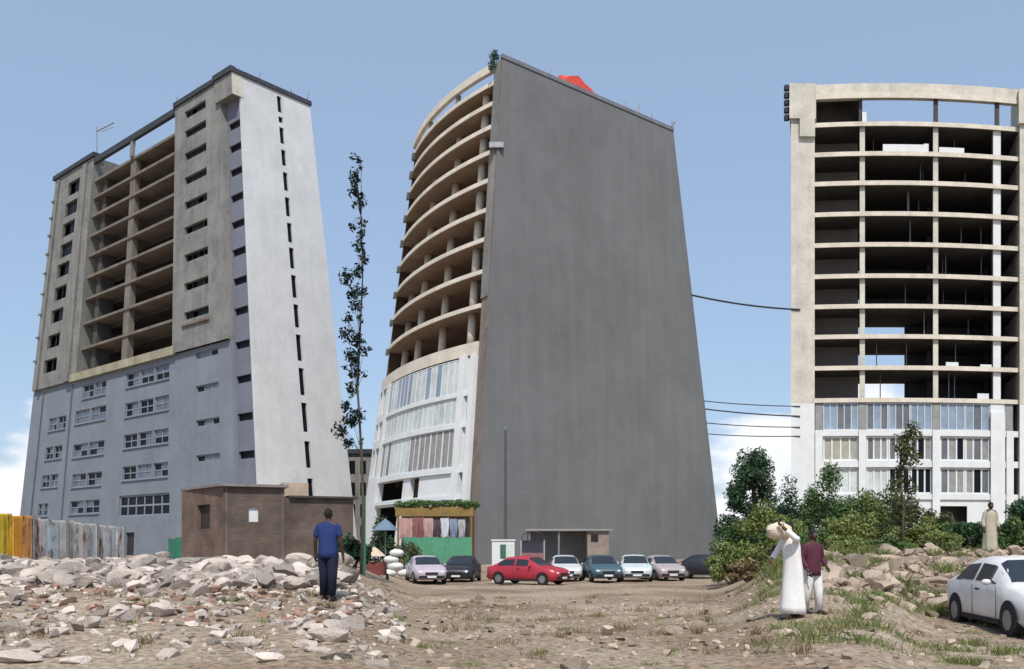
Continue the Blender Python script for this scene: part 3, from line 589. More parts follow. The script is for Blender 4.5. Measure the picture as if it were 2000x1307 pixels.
mb = MB(); mb.fbox(FHF, .88, 1.3, .1, .16, 2.38, 3.0); mb.build('white_panel', WHITE_P, hut)
mb = MB(); mb.fbox(FHL, 1.2, 2.5, .16, .2, 2.1, 3.15); mb.build('shutter', mat('shutter_dark_brown', (.04, .03, .026), .3, .7, 4), hut)
mb = MB(); q = [FHF(-.15, -.18, 3.742), FHF(2.4, -.18, 3.742), FHF(2.4, 3.6, 3.742), tuple(Vector(FHL(4.2, 0, 3.742)))]
mb.hexa(q + [(x, y, z + .1) for x, y, z in q]); mb.build('roof_slab', mat('roof_sheet_grey', (.2, .18, .17), .3, .7, 2), hut)
mb = MB(); mb.fbox(FHF, 2.42, 5.15, -.15, 3.4, 3.362, 3.44); mb.build('roof_sheet', mat('roof_sheet_dark', (.06, .055, .05), .3, .8, 2), hut)
mb = MB(); mb.fbox(FHF, 2.5, 3.5, 1.6, 2.6, 3.442, 4.05); metre_uv(mb.build('parapet_blocks', mat('beige_block', (.42, .33, .25), .25, .9, 1), hut))
for a in (.04, 2.14): mb = MB(); mb.fbox(FHF, a, a + .12, -.02, -.002, .3, 3.73); mb.build('corner_pier', BRICKL, hut); metre_uv(hut.children[-1])

# corrugated sheet fence on the left, each sheet its own part
fe = thing('sheet_metal_fence', 'site fence of yellow, orange and bare corrugated metal sheets beside rubble', 'fence', (-21, 42, .8))
scol = [(.62, .50, .05), (.68, .45, .03), (.62, .28, .04), (.55, .27, .10), (.62, .5, .42)] + [(.50, .53, .55), (.42, .50, .54), (.52, .52, .50), (.47, .43, .38), (.55, .54, .5), (.42, .38, .36), (.50, .52, .52), (.5, .49, .43), (.54, .55, .54), (.45, .48, .47), (.5, .5, .49)]
f0 = Vector((-21.75, 37.5, 0)); f1 = Vector((-20.9, 48.2, 0)); nsh = 16
f1 = Vector((-.434 * 47.5, 47.5, 0))
for i in range(nsh):
    a = f0.lerp(f1, i / nsh); b = f0.lerp(f1, (i + 1.04) / nsh); d = (b - a); nrm = Vector((d.y, -d.x, 0)).normalized()
    zt = 2.86 - .50 * i / nsh + random.uniform(-.04, .04); mb = MB(); K = 14; off = nrm * random.uniform(-.03, .03)
    top = []; bot = []
    for k in range(K + 1):
        p = a + d * (k / K) + nrm * (.022 * (1 if k % 2 else -1)) + off; tilt = random.uniform(-.004, .004)
        bot.append((p.x, p.y, .35)); top.append((p.x, p.y, zt + .03 * (k / K - .5) * (1 if i % 3 else -1)))
    for k in range(K): mb.quad(bot[k], bot[k + 1], top[k + 1], top[k])
    mb.build('sheet', rust_sheet('sheet_%02d' % i, scol[i], random.uniform(0, .7)), fe)
for i in range(0, nsh + 1, 4):
    p = f0.lerp(f1, i / nsh) + Vector((.05, .12, 0)); mb = MB(); mb.tube([(p.x, p.y, .3), (p.x, p.y, 2.95 - .5 * i / nsh)], .05, 6); mb.build('post', METAL, fe)

GREEN_T = mat('green_sheet', (.035, .16, .10), .25, .7, 1.2, streak=.4)
def panel_run(name, p0, p1, z0, z1, n, m, label, cat, mpost=METAL):
    p0 = Vector(p0); p1 = Vector(p1); o = thing(name, label, cat, (p0 + p1) / 2 + Vector((0, 0, z0)))
    for i in range(n):
        a = p0.lerp(p1, i / n); b = p0.lerp(p1, (i + 1) / n); d = b - a; nr = Vector((d.y, -d.x, 0)).normalized() * .02; mb = MB(); K = 8
        zj = z1 + random.uniform(-.05, .05)
        pts = [a + d * ((k + .06) / (K + .12)) + nr * (1 if k % 2 else -1) for k in range(K + 1)]
        for k in range(K): mb.quad((pts[k].x, pts[k].y, z0), (pts[k + 1].x, pts[k + 1].y, z0), (pts[k + 1].x, pts[k + 1].y, zj), (pts[k].x, pts[k].y, zj))
        mb.build('sheet', m, o)
        mb = MB(); mb.tube([(a.x, a.y + .08, z0), (a.x, a.y + .08, z1 + .08)], .04, 6); mb.build('post', mpost, o)
    return o
panel_run('green_site_fence', (-19.2, 50, 0), (-17.8, 48.5, 0), .2, 1.85, 2, GREEN_T, 'dark green sheet panel between silver fence and brick hut', 'fence')
panel_run('green_market_fence', (-7.75, 64, 0), (-2.9, 64.6, 0), -.7, 1.98, 6, mat('green_sheet_pale', (.085, .27, .16), .25, .6, .8, streak=.4), 'long pale green sheet fence below the market stall', 'fence')

# market stall at the foot of the curved tower
st = thing('market_stall', 'market stall with ochre beam and plant-covered canopy below the curved tower', 'stall', (-5.7, 67, -.5))
OCH = mat('ochre_timber', (.22, .145, .05), .35, .85, 1.5)
mb = MB(); mb.box(-8.6, -2.85, 66.0, 66.25, 3.55, 4.15); mb.build('beam', OCH, st)
mb = MB(); mb.box(-8.7, -2.75, 66.26, 69.2, 4.1, 4.25); mb.build('canopy', OCH, st)
for x in (-8.4, -6.55, -4.7, -3.0): mb = MB(); mb.box(x - .07, x + .07, 66.05, 66.2, -.7, 3.548); mb.build('post', OCH, st)
mb = MB(); mb.box(-8.5, -2.9, 68.9, 69.0, -.7, 4.0); mb.build('back_panel', mat('stall_back_tan', (.34, .25, .2), .3, .9, 1), st)
mb = MB(); mb.box(-8.3, -3.0, 66.3, 67.2, -.7, 1.2); mb.build('counter', OCH, st)
# cloths hanging in the stall
def cloth(x, y, z0, z1, w, m, label):
    mb = MB(); K = 10; R_ = 6; P = [[(x - w / 2 + w * k / K + .03 * math.sin(r + k), y + .09 * math.sin(k * 1.5 + x) * (1.2 - r / R_), z0 + (z1 - z0) * r / R_ + .05 * math.sin(k * .9 + x) * (1 - r / R_)) for k in range(K + 1)] for r in range(R_ + 1)]
    for r in range(R_):
        for k in range(K): mb.quad(P[r][k], P[r][k + 1], P[r + 1][k + 1], P[r + 1][k])
    return tag(mb.build('hanging_cloth', m, None, True, (x, y, z1)), label, 'cloth', 'cloths hanging in the market stall')
cl = [(-7.75, 1.9, 3.4, 1.0, (.45, .27, .24), 'dusty pink cloth hanging leftmost in the market stall'), (-6.9, 1.7, 3.45, .8, (.24, .10, .10), 'dark red cloth hanging between dusty pink and rose cloths'), (-6.15, 1.9, 3.4, .7, (.46, .30, .27), 'rose cloth hanging near the middle of the market stall'),
      (-5.5, 2.1, 3.3, .5, (.10, .07, .08), 'black cloth hanging beside the white cloth in the stall'), (-4.95, 2.0, 3.4, .6, (.56, .57, .60), 'white cloth hanging right of the black cloth in the stall'), (-4.3, 1.8, 3.35, .55, (.22, .27, .36), 'blue grey cloth hanging in the right half of the stall'), (-3.7, 2.0, 3.3, .5, (.40, .39, .38), 'pale grey cloth hanging rightmost in the market stall')]
for i, (x, z0, z1, w, c, lab) in enumerate(cl): cloth(x, 65.85, z0, z1, w, mat('cloth_%d' % i, c, .25, .9, 3), lab)

# parasols
def parasol(x, y, zt, r, drop, m, label, ppm):
    g = ground_z(x, y); o = thing('parasol', label, 'parasol', (x, y, g)); mb = MB(); ns = 8; rings = []
    for k, f in enumerate((.02, .35, .7, 1.0)):
        rings.append([(x + r * f * math.cos(2 * math.pi * j / 16) * (1 if j % 2 == 0 else .955), y + r * f * math.sin(2 * math.pi * j / 16) * (1 if j % 2 == 0 else .955), zt - drop * f ** 1.25) for j in range(16)])
    mb.loft(rings, False); mb.build('canopy', m, o)
    mb = MB(); mb.tube([(x, y, g - .1), (x, y, zt + .06)], .03, 6); mb.build('pole', ppm, o)
    for j in range(0, 16, 2): mb = MB(); mb.tube([rings[0][j], (rings[3][j][0], rings[3][j][1], rings[3][j][2] - .02)], .012, 4); mb.build('rib', ppm, o)
    return o
parasol(-8.2, 58, 3.15, .85, .75, mat('parasol_slate', (.13, .19, .25), .2, .8, 2), 'slate blue parasol left of the market stall', METAL)
parasol(-6.15, 40, 1.42, .52, .42, mat('parasol_peach', (.60, .48, .36), .2, .8, 2), 'small peach parasol above dark red cart', METAL)
ct = thing('handcart', 'small dark red handcart under the peach parasol', 'cart', (-6.15, 40.1, -.4))
CR_ = mat('cart_dark_red', (.17, .05, .045), .3, .7, 3)
mb = MB(); mb.box(-6.65, -5.65, 39.75, 40.45, .15, .72); mb.build('tray', CR_, ct)
for x in (-6.72, -5.58):
    mb = MB(); mb.tube([(x - .03, 40.1, -.08), (x + .03, 40.1, -.08)], .3, 14); mb.build('wheel', BLACK, ct)
for x in (-6.5, -5.8): mb = MB(); mb.tube([(x, 40.4, .3), (x, 41.1, .55)], .025, 6); mb.build('handle', METAL, ct)

# green post by the slender tree
tag((lambda m_: (m_.tube([(-5.05, 30.6, -.6), (-5.05, 30.6, 3.15)], .055, 8), m_.build('green_post', mat('green_paint', (.10, .36, .22), .25, .5, 2), None, origin=(-5.05, 30.6, -.6)))[1])(MB()), 'slim pale green post standing left of the market stall', 'post')

# white sacks
def sack(x, y, z, w, d, h, label, m, rot=0):
    mb = MB(); rings = []
    for k in range(9):
        t = k / 8; s = (1 - abs(2 * t - 1) ** 3.2) ** .5 * .98 + .02
        rings.append([(x + w * (t - .5) * math.cos(rot) - d / 2 * s * math.cos(2 * math.pi * j / 12) * math.sin(rot), y + w * (t - .5) * math.sin(rot) + d / 2 * s * math.cos(2 * math.pi * j / 12) * math.cos(rot), z + h / 2 + h / 2 * s * math.sin(2 * math.pi * j / 12) + .015 * math.sin(9 * t + j)) for j in range(12)])
    mb.loft(rings); return tag(mb.build('sack', m, None, True, (x, y, z)), label, 'sack', 'white sacks piled by the green fence')
SACK = mat('sack_white', (.60, .61, .58), .2, .9, 5)
gz = ground_z(-6.6, 50)
for x, y, z, w, lab in ((-6.9, 50, 0, .95, 'white sack at the bottom left of the sack pile'), (-6.0, 50.1, 0, .9, 'white sack at the bottom right of the sack pile'), (-6.5, 50.05, .38, .95, 'white sack in the middle of the sack pile'), (-6.75, 50.1, .76, .9, 'white sack, second highest on the pile'), (-6.45, 50.1, 1.12, .85, 'white sack lying on top of the pile')):
    sack(x, y, gz + z, w, .6, .42, lab, SACK, random.uniform(-.2, .2))

# white cabinet, pole, shed, canopy kiosk
cb = thing('white_cabinet', 'boxy white utility cabinet with dark green door at the foot of the pole', 'cabinet', (-.5, 50.6, -.62))
mb = MB(); mb.box(-1.12, .14, 50.0, 51.0, -.7, 1.7); mb.build('case', WHITE_P, cb)
mb = MB(); mb.box(-1.17, .19, 49.95, 51.05, 1.702, 1.78); mb.build('lid', WHITE_P, cb)
mb = MB(); mb.box(-.66, -.34, 49.955, 49.997, .75, 1.5); mb.build('door', mat('door_green', (.05, .12, .08), .3, .5, 3), cb)
mb = MB(); mb.box(-.3, .08, 49.97, 49.998, .1, 1.55); mb.build('panel', mat('panel_greenish_white', (.55, .62, .57), .15, .6, 3), cb)
pl = thing('utility_pole', 'tall thin grey pole standing in front of the dark gable wall', 'pole', (-.42, 58, -.6))
mb = MB(); mb.tube([(-.42, 58, -.7), (-.42, 58, 2), (-.42, 58, 9.1)], [.13, .12, .075], 10); mb.build('shaft', mat('pole_grey', (.085, .085, .085), .2, .6, 3), pl)
mb = MB(); mb.tube([(-.42, 58, 8.9), (-.42, 58, 9.2)], .1, 8); mb.build('cap', METAL, pl)
shd = thing('low_shed', 'low shed with pale flat roof and beige end wall against the dark gable', 'shed', (4.4, 63, -.6))
mb = MB(); mb.box(.9, 7.0, 62.2, 64.8, 2.42, 2.56); mb.build('roof', mat('shed_roof_grey', (.25, .245, .24), .2, .8, 1), shd)
mb = MB(); mb.box(5.25, 6.75, 62.4, 64.6, -.7, 2.418); mb.build('end_wall', mat('shed_beige_wall', (.26, .205, .17), .3, .9, 1.2, streak=.3), shd)
mb = MB(); mb.box(1.1, 5.24, 64.2, 64.5, -.7, 2.418); mb.build('rear_wall', mat('shed_grey_wall', (.16, .165, .17), .3, .9, 1), shd)
for x in (1.15, 3.2): mb = MB(); mb.box(x, x + .12, 62.4, 62.52, -.7, 2.418); mb.build('post', METAL, shd)
mb = MB(); mb.box(5.5, 6.0, 62.34, 62.398, 1.7, 2.2); mb.build('vent', BLACK, shd)
ks = thing('canopy_kiosk', 'small kiosk with dark maroon barrel canopy behind the crimson car', 'kiosk', (1.3, 57, -.6))
MAR = mat('canopy_maroon', (.075, .03, .045), .25, .7, 3)
mb = MB(); rg = [[(1.3 + .75 * math.cos(math.pi * k / 10), y, 1.75 + .6 * math.sin(math.pi * k / 10)) for k in range(11)] for y in (56.3, 57.6)]
for k in range(10): mb.quad(rg[0][k], rg[0][k + 1], rg[1][k + 1], rg[1][k])
rg2 = [[(1.3 + .70 * math.cos(math.pi * k / 10), y, 1.75 + .55 * math.sin(math.pi * k / 10)) for k in range(11)] for y in (56.3, 57.6)]
for k in range(10): mb.quad(rg[0][k], rg[0][k + 1], rg2[0][k + 1], rg2[0][k]); mb.quad(rg2[0][k], rg2[0][k + 1], rg2[1][k + 1], rg2[1][k])
mb.build('canopy', MAR, ks)
for x in (.57, 2.03):
    for y in (56.35, 57.5): mb = MB(); mb.tube([(x, y, -.7), (x, y, 1.78)], .04, 6); mb.build('post', mat('kiosk_post_pink', (.45, .38, .39), .2, .6, 2), ks)
mb = MB(); mb.box(.62, 1.98, 56.5, 57.5, -.7, .95); mb.build('counter', mat('kiosk_counter', (.24, .12, .13), .3, .7, 2), ks)
mb = MB(); mb.box(.62, 1.98, 57.45, 57.52, .96, 1.75); mb.build('back_panel', mat('kiosk_back', (.2, .2, .21), .3, .7, 2), ks)
tp = Vector(FMG(13.1, .3, 42.7))
tag((lambda m_: (m_.loft([[(tp.x + a * rx - .6 * t, tp.y + a * .8 * rx, tp.z + zz) for a, zz in ((-1.9, -.05), (-1.6, .5 + .3 * t), (-.9, .95 - .2 * t), (-.1, 1.2), (.7, .75 + .2 * t), (1.5, .5), (2.1, .05), (0, -.12))] for t, rx in ((0, .8), (.5, 1), (1, .7))]), m_.build('roof_tarp', mat('tarp_red', (.60, .075, .05), .3, .8, 2), None, origin=tp))[1])(MB()), 'crumpled bright red tarp lying on the roof edge of the gable', 'tarp')

# ================================================================== CARS
def car(cx, cy, yaw, col, label, metal=.15, z=None, scale=1.0):
    g = ground_z(cx, cy) if z is None else z
    o = thing('parked_car', label, 'car', (cx, cy, g), 'cars parked below the dark gable'); o.rotation_euler = (0, 0, yaw)
    pm = mat('car_paint_%d' % int(cx * 100), col, .16, .34, 1.1, spec=.45, tint=(1.05, .98, .9)); L = []
    # x, lower half width, belt half width, belt z, roof half width, roof z, sill z
    S = [(-2.12, .62, .66, .74, .60, .76, .34), (-2.05, .76, .78, .86, .70, .90, .24), (-1.75, .84, .85, .92, .76, .97, .2), (-1.45, .85, .86, .93, .68, 1.12, .2), (-.95, .86, .87, .93, .62, 1.40, .2), (-.3, .86, .87, .92, .62, 1.46, .2), (.35, .86, .87, .91, .62, 1.42, .2),
         (.95, .86, .87, .90, .68, 1.08, .2), (1.15, .86, .86, .89, .74, .94, .2), (1.6, .84, .85, .84, .74, .88, .2), (1.95, .78, .80, .74, .66, .78, .24), (2.1, .62, .66, .62, .56, .66, .34)]
    mb = MB(); rings = []
    for x, lw, bw, bz_, rw, rz, sz in S:
        half = [(lw * .86, sz), (lw, sz + .1), (lw * 1.01, (sz + bz_) / 2), (bw, bz_), (rw + (bw - rw) * .12, bz_ + (rz - bz_) * .82), (rw * .82, rz), (0, rz + .02 * (rz > 1.3))]
        rings.append([(x, y, zz) for y, zz in half] + [(x, -y, zz) for y, zz in half[-2::-1]])
    mb.loft(rings); b = mb.build('body', pm, None, True); b.parent = o
    def part(m_, name, mt_, par=o, sm=False): q = m_.build(name, mt_, None, sm); q.parent = par; return q
    CG = mat('car_glass', (.018, .022, .028), .3, .06, .5, spec=.6)
    def rp(i, t, j, u, out=.012):      # point on the lofted skin between stations i,i+1 and ring points j,j+1, pushed out a little
        A = Vector(rings[i][j]).lerp(Vector(rings[i][j + 1]), u); B = Vector(rings[i + 1][j]).lerp(Vector(rings[i + 1][j + 1]), u); p = A.lerp(B, t)
        c = Vector((p.x * .55, 0, .75)); return tuple(p + (p - c).normalized() * out)
    def strip(st, js, name):
        mb = MB()
        for (i0, t0), (i1, t1) in zip(st[:-1], st[1:]):
            for (j0, u0), (j1, u1) in zip(js[:-1], js[1:]): mb.quad(rp(i0, t0, j0, u0), rp(i1, t1, j0, u0), rp(i1, t1, j1, u1), rp(i0, t0, j1, u1))
        part(mb, name, CG)
    strip([(6, .10), (6, .55), (6, 1.0), (7, .55)], [(4, .25), (5, 0.0), (5, .999), (6, .999), (7, .75)], 'windscreen')
    strip([(2, .75), (3, .0), (3, .5), (3, .92)], [(4, .25), (5, 0.0), (5, .999), (6, .999), (7, .75)], 'rear_window')
    for js in ([(3, .14), (3, .9)], [(8, .86), (8, .10)]):
        strip([(3, .25), (4, 0), (4, .88)], js, 'side_window'); strip([(5, .06), (5, .999), (6, .62)], js, 'side_window')
    for s_ in (1, -1):
        for xw in (-1.3, 1.32):
            mb = MB(); mb.tube([(xw, s_ * .70, .31), (xw, s_ * .885, .31)], .315, 18); w_ = part(mb, 'tyre', BLACK)
            mb = MB(); mb.tube([(xw, s_ * .80, .31), (xw, s_ * .892, .31)], .19, 12); part(mb, 'rim', METAL, w_)
            mb = MB()
            for k in range(10):
                t0, t1 = math.pi * k / 10, math.pi * (k + 1) / 10
                mb.quad((xw + .32 * math.cos(t0), s_ * .876, .31 + .32 * math.sin(t0)), (xw + .32 * math.cos(t1), s_ * .876, .31 + .32 * math.sin(t1)), (xw + .37 * math.cos(t1), s_ * .878, .31 + .37 * math.sin(t1)), (xw + .37 * math.cos(t0), s_ * .878, .31 + .37 * math.sin(t0)))
            part(mb, 'wheel_arch', BLACK)
        mb = MB(); mb.ell((2.03, s_ * .56, .62), .09, .15, .07); part(mb, 'headlight', mat('headlight', (.7, .72, .74), .1, .1, 2, spec=.7), sm=True)
        mb = MB(); mb.ell((-2.07, s_ * .58, .74), .06, .13, .07); part(mb, 'tail_light', mat('tail_light', (.35, .02, .02), .1, .2, 2), sm=True)
        mb = MB(); mb.ell((.62, s_ * .98, .98), .06, .09, .06); part(mb, 'mirror', pm, sm=True)
    mb = MB(); mb.box(2.0, 2.14, -.66, .66, .3, .44); part(mb, 'bumper', BLACK)
    for xs_ in (2.145, -2.165):
        mb = MB(); mb.box(min(xs_, xs_ + .012), max(xs_, xs_ + .012), -.24, .24, .33, .43); part(mb, 'number_plate', WHITE_P)
    for s_ in (1, -1):
        for xd in (-.38, .78):
            mb = MB(); mb.box(xd - .006, xd + .006, s_ * .868 - .006, s_ * .868 + .006, .32, .9); part(mb, 'door_seam', BLACK)
        mb = MB(); mb.box(-.2, -.02, s_ * .876 - .012, s_ * .876 + .012, .8, .83); part(mb, 'door_handle', BLACK)
        mb = MB(); mb.box(-.95, .95, s_ * .862 - .02, s_ * .862 + .02, .2, .29); part(mb, 'sill_trim', BLACK)
    mb = MB(); mb.box(2.09, 2.13, -.34, .34, .5, .62); part(mb, 'grille', BLACK)
    mb = MB(); mb.box(-2.16, -2.02, -.68, .68, .32, .46); part(mb, 'bumper', BLACK)
    return o
car(-4.75, 49, R(-75), (.42, .38, .45), 'lavender grey car parked nose forward in front of the green fence')
car(-2.85, 51, R(-96), (.02, .022, .028), 'black car parked between the lavender car and white cabinet')
car(.85, 46.5, R(-32), (.36, .03, .05), 'crimson car parked at an angle beside the white cabinet')
car(3.05, 52, R(-88), (.50, .52, .54), 'silver car parked between crimson car and dark teal car')
car(5.0, 50.5, R(-84), (.05, .10, .13), 'dark teal car parked in front of the beige shed wall')
car(6.95, 51, R(-93), (.48, .56, .58), 'pale ice blue car parked right of the dark teal car')
car(8.9, 53.5, R(-80), (.36, .32, .34), 'rosy grey car parked between ice blue and large black car')
car(12.3, 56, R(-20), (.018, .018, .022), 'black car parked sideways at the right end of the gable wall')
car(10.1, 17.6, R(-97), (.62, .62, .63), 'white car at the right edge on the grass, nearest to camera', z=-.13)

# ================================================================== PEOPLE
def skin(verts, edges, roots, sub=1):
    me = bpy.data.meshes.new('tmp'); me.from_pydata([v[0] for v in verts], edges, []); ob = bpy.data.objects.new('tmp', me); COL.objects.link(ob)
    ob.modifiers.new('skin', 'SKIN'); sd = me.skin_vertices[0].data if me.skin_vertices else None
    for i, v in enumerate(verts): sd[i].radius = (v[1], v[1]); sd[i].use_root = i in roots
    sm = ob.modifiers.new('sub', 'SUBSURF'); sm.levels = sub; sm.render_levels = sub
    dg = bpy.context.evaluated_depsgraph_get(); dg.update(); m2 = bpy.data.meshes.new_from_object(ob.evaluated_get(dg))
    out = ([tuple(v.co) for v in m2.vertices], [tuple(p.vertices) for p in m2.polygons])
    bpy.data.objects.remove(ob); bpy.data.meshes.remove(me); bpy.data.meshes.remove(m2); return out
def limb(mb, pts, rad, seg=10): mb.tube(pts, rad, seg)
def person(x, y, yaw, label, h=1.72, skinc=(.06, .035, .022), robe=None, shirt=None, trousers=None, cap=None, arms=None, lean=0.0, step=.08, zoff=0):
    g = ground_z(x, y) + zoff; o = thing('person', label, 'person', (x, y, g)); o.rotation_euler = (0, 0, yaw); k = h / 1.72
    o.scale = (k, k, k)
    V = lambda a, b, c: (a, b + lean * max(0, c - .9), c)
    ar = arms or {1: ((.25, .02, 1.14), (.27, -.05, .88)), -1: ((-.25, .02, 1.14), (-.27, -.05, .88))}
    vs_ = [(V(0, 0, .95), .13), (V(0, 0, 1.12), .115), (V(0, 0, 1.3), .135), (V(0, .0, 1.42), .10), (V(0, -.005, 1.5), .055), (V(0, -.015, 1.56), .06)]; es = [(0, 1), (1, 2), (2, 3), (3, 4), (4, 5)]; roots = {0}
    joints = {}
    for s_ in (1, -1):
        i = len(vs_); e_, w_ = ar[s_]; sh_ = V(.185 * s_, 0, 1.41); e_ = V(*e_); w_ = V(*w_); joints[s_] = (sh_, e_, w_)
        d = (Vector(w_) - Vector(e_)).normalized(); pal = Vector(w_) + d * .07
        vs_ += [(sh_, .062), (e_, .044), (w_, .03), (tuple(pal), .036)]; es += [(3, i), (i, i + 1), (i + 1, i + 2), (i + 2, i + 3)]
        side = d.cross(Vector((0, 1, 0))).normalized() if abs(d.y) < .9 else Vector((1, 0, 0)); up = d.cross(side)
        for f, (off, ln) in enumerate(((-.026, .062), (-.009, .075), (.009, .07), (.026, .055))):
            j = len(vs_); b0 = pal + up * off; vs_ += [(tuple(b0), .009), (tuple(b0 + d * (.03 + ln * .5)), .0088), (tuple(b0 + d * (.03 + ln) + side * s_ * -.02), .008)]; es += [(j, j + 1), (j + 1, j + 2)]; roots.add(j)
        j = len(vs_); b0 = Vector(w_) + d * .03 - up * .02; vs_ += [(tuple(b0), .011), (tuple(b0 - up * .035 + d * .03), .0105), (tuple(b0 - up * .045 + d * .065), .009)]; es += [(j, j + 1), (j + 1, j + 2)]; roots.add(j)
        i = len(vs_); st_ = step * s_
        vs_ += [((.09 * s_, 0, .88), .095), ((.095 * s_, -.01 - st_ * .6, .49), .06), ((.095 * s_, .02 - st_, .09), .04), ((.105 * s_, -.13 - st_, .035), .036)]; es += [(0, i), (i, i + 1), (i + 1, i + 2), (i + 2, i + 3)]
    bv, bf = skin(vs_, es, roots); mats = [0] * len(bf)
    hc_ = V(0, -.02, 1.615); hm = MB(); hm.ell(hc_, .074, .092, .112, 16, 12)
    for q in range(len(hm.v)):
        vx, vy, vz = hm.v[q]; t = (hc_[2] - vz) / .112
        if t > .2: hm.v[q] = (vx * (1 - .22 * (t - .2)), vy - .01 * t, vz)
    nh = len(hm.f); hm.ell((hc_[0], hc_[1] - .095, hc_[2] - .012), .014, .02, .024, 8, 6)
    for s_ in (1, -1): hm.ell((hc_[0] + s_ * .075, hc_[1] + .008, hc_[2] - .005), .012, .022, .03, 8, 6)
    hm.ell((hc_[0], hc_[1] - .082, hc_[2] - .055), .026, .012, .008, 8, 6); n1_ = len(hm.f)
    for s_ in (1, -1): hm.ell((hc_[0] + s_ * .03, hc_[1] - .083, hc_[2] + .01), .013, .01, .009, 8, 6)
    off_ = len(bv); bv += hm.v; bf += [tuple(off_ + q for q in f_) for f_ in hm.f]; mats += [0] * n1_ + [1] * (len(hm.f) - n1_)
    me = bpy.data.meshes.new('body'); me.from_pydata(bv, [], bf); me.materials.append(mat('skin_%d' % int(x * 10), skinc, .1, .55, 8)); me.materials.append(mat('eye_white', (.5, .5, .48), .1, .3, 9))
    me.polygons.foreach_set('material_index', mats); me.polygons.foreach_set('use_smooth', [True] * len(bf)); b = bpy.data.objects.new('body', me); COL.objects.link(b); b.parent = o
    def part(m_, name, mt_, sm=True): q = m_.build(name, mt_, None, sm); q.parent = o; return q
    def ring(c, rx, ry, n=18, fold=0): return [(c[0] + (rx + fold * math.sin(5 * 2 * math.pi * j / n + c[2] * 2)) * math.cos(2 * math.pi * j / n), c[1] + (ry + fold * math.cos(4 * 2 * math.pi * j / n)) * math.sin(2 * math.pi * j / n), c[2]) for j in range(n)]
    hm = MB(); rings = []                 # hair cap
    for q in range(7):
        t = q / 6; zz = -.02 + .142 * t; rr = math.sqrt(max(.02, 1 - (zz / .124) ** 2)) if zz > 0 else 1
        rings.append([(hc_[0] + .081 * rr * math.cos(2 * math.pi * j / 14), hc_[1] + .014 + .094 * rr * math.sin(2 * math.pi * j / 14), hc_[2] + zz + (.045 if math.sin(2 * math.pi * j / 14) < -.5 else 0) * (1 - t)) for j in range(14)])
    hm.loft(rings); part(hm, 'hair', mat('hair_black', (.012, .011, .011), .3, .8, 9))
    if cap:
        hm = MB(); hm.loft([ring((hc_[0], hc_[1] + .01, hc_[2] + dz), rx, rx * 1.15, 16, .004) for dz, rx in ((.02, .09), (.045, .105), (.08, .10), (.115, .075), (.135, .02))]); part(hm, 'turban', cap)
    def sleeves(m_, full, col_):
        for s_ in (1, -1):
            sh_, e_, w_ = joints[s_]; mid = tuple(Vector(e_).lerp(Vector(w_), .9)); mm = MB()
            sh2 = tuple(Vector(sh_).lerp(Vector((0, sh_[1], sh_[2] - .03)), .5))
            pp = [(sh2, .07), (sh_, .07), (tuple(Vector(sh_).lerp(Vector(e_), .5)), .066)] + ([(e_, .06), (mid, .055)] if full else [(tuple(Vector(sh_).lerp(Vector(e_), .9)), .064)])
            mm.v, mm.f = skin(pp, [(q, q + 1) for q in range(len(pp) - 1)], {0}, 2); part(mm, 'sleeve', col_)
    if robe:
        mm = MB(); mm.loft([ring(V(0, 0, z), rx, ry, 24, fo) for z, rx, ry, fo in ((.10, .265, .22, .034), (.22, .255, .21, .032), (.35, .24, .20, .028), (.65, .22, .18, .02), (.92, .205, .155, .012), (1.12, .19, .14, .004), (1.3, .20, .14, .002), (1.40, .19, .115, 0), (1.455, .11, .085, 0), (1.475, .07, .07, 0))]); part(mm, 'robe', robe); sleeves(mm, True, robe)
    if shirt:
        mm = MB(); mm.loft([ring(V(0, 0, z), rx, ry, 20, fo) for z, rx, ry, fo in ((.80, .205, .15, .01), (.92, .195, .145, .006), (1.08, .18, .13, .004), (1.28, .205, .138, .002), (1.39, .205, .118, 0), (1.44, .165, .10, 0), (1.468, .10, .08, 0), (1.485, .068, .068, 0))]); part(mm, 'shirt', shirt); sleeves(mm, arms is not None, shirt)
    if trousers:
        for s_ in (1, -1):
            st_ = step * s_; mm = MB(); mm.tube([(.075 * s_, 0, .98), (.092 * s_, 0, .84), (.097 * s_, -.01 - st_ * .6, .5), (.097 * s_, .015 - st_, .1)], [.10, .118, .088, .075], 14); part(mm, 'trouser_leg', trousers)
    for s_ in (1, -1):
        st_ = step * s_; mm = MB(); mm.ell((.10 * s_, -.06 - st_, .04), .05, .14, .055, 12, 8); part(mm, 'shoe', mat('shoe_dark', (.03, .025, .022), .2, .6, 6))
    return o
WROBE = mat('robe_white', (.74, .72, .70), .1, .9, 3)
person(-3.49, 17.0, R(170), 'person in dark blue shirt and navy trousers standing before the brick hut', 1.74, shirt=mat('shirt_blue', (.018, .035, .13), .3, .9, 4), trousers=mat('trousers_navy', (.012, .014, .035), .3, .9, 4), step=.05)
person(5.02, 16.0, R(-70), 'person in long white robe carrying a pale sack on the shoulder', 1.72, skinc=(.10, .055, .03), robe=WROBE, arms={1: ((.30, -.10, 1.42), (.22, -.26, 1.60)), -1: ((-.27, -.12, 1.18), (-.20, -.30, 1.05))}, lean=-.12, step=.16)
s_ = sack(4.74, 15.9, ground_z(5, 16) + 1.42, .5, .3, .3, 'pale cream sack carried at the shoulder of the white-robed person', mat('sack_cream', (.62, .52, .40), .15, .9, 6), .3); s_['group'] = 'carried sack'; del s_['group']
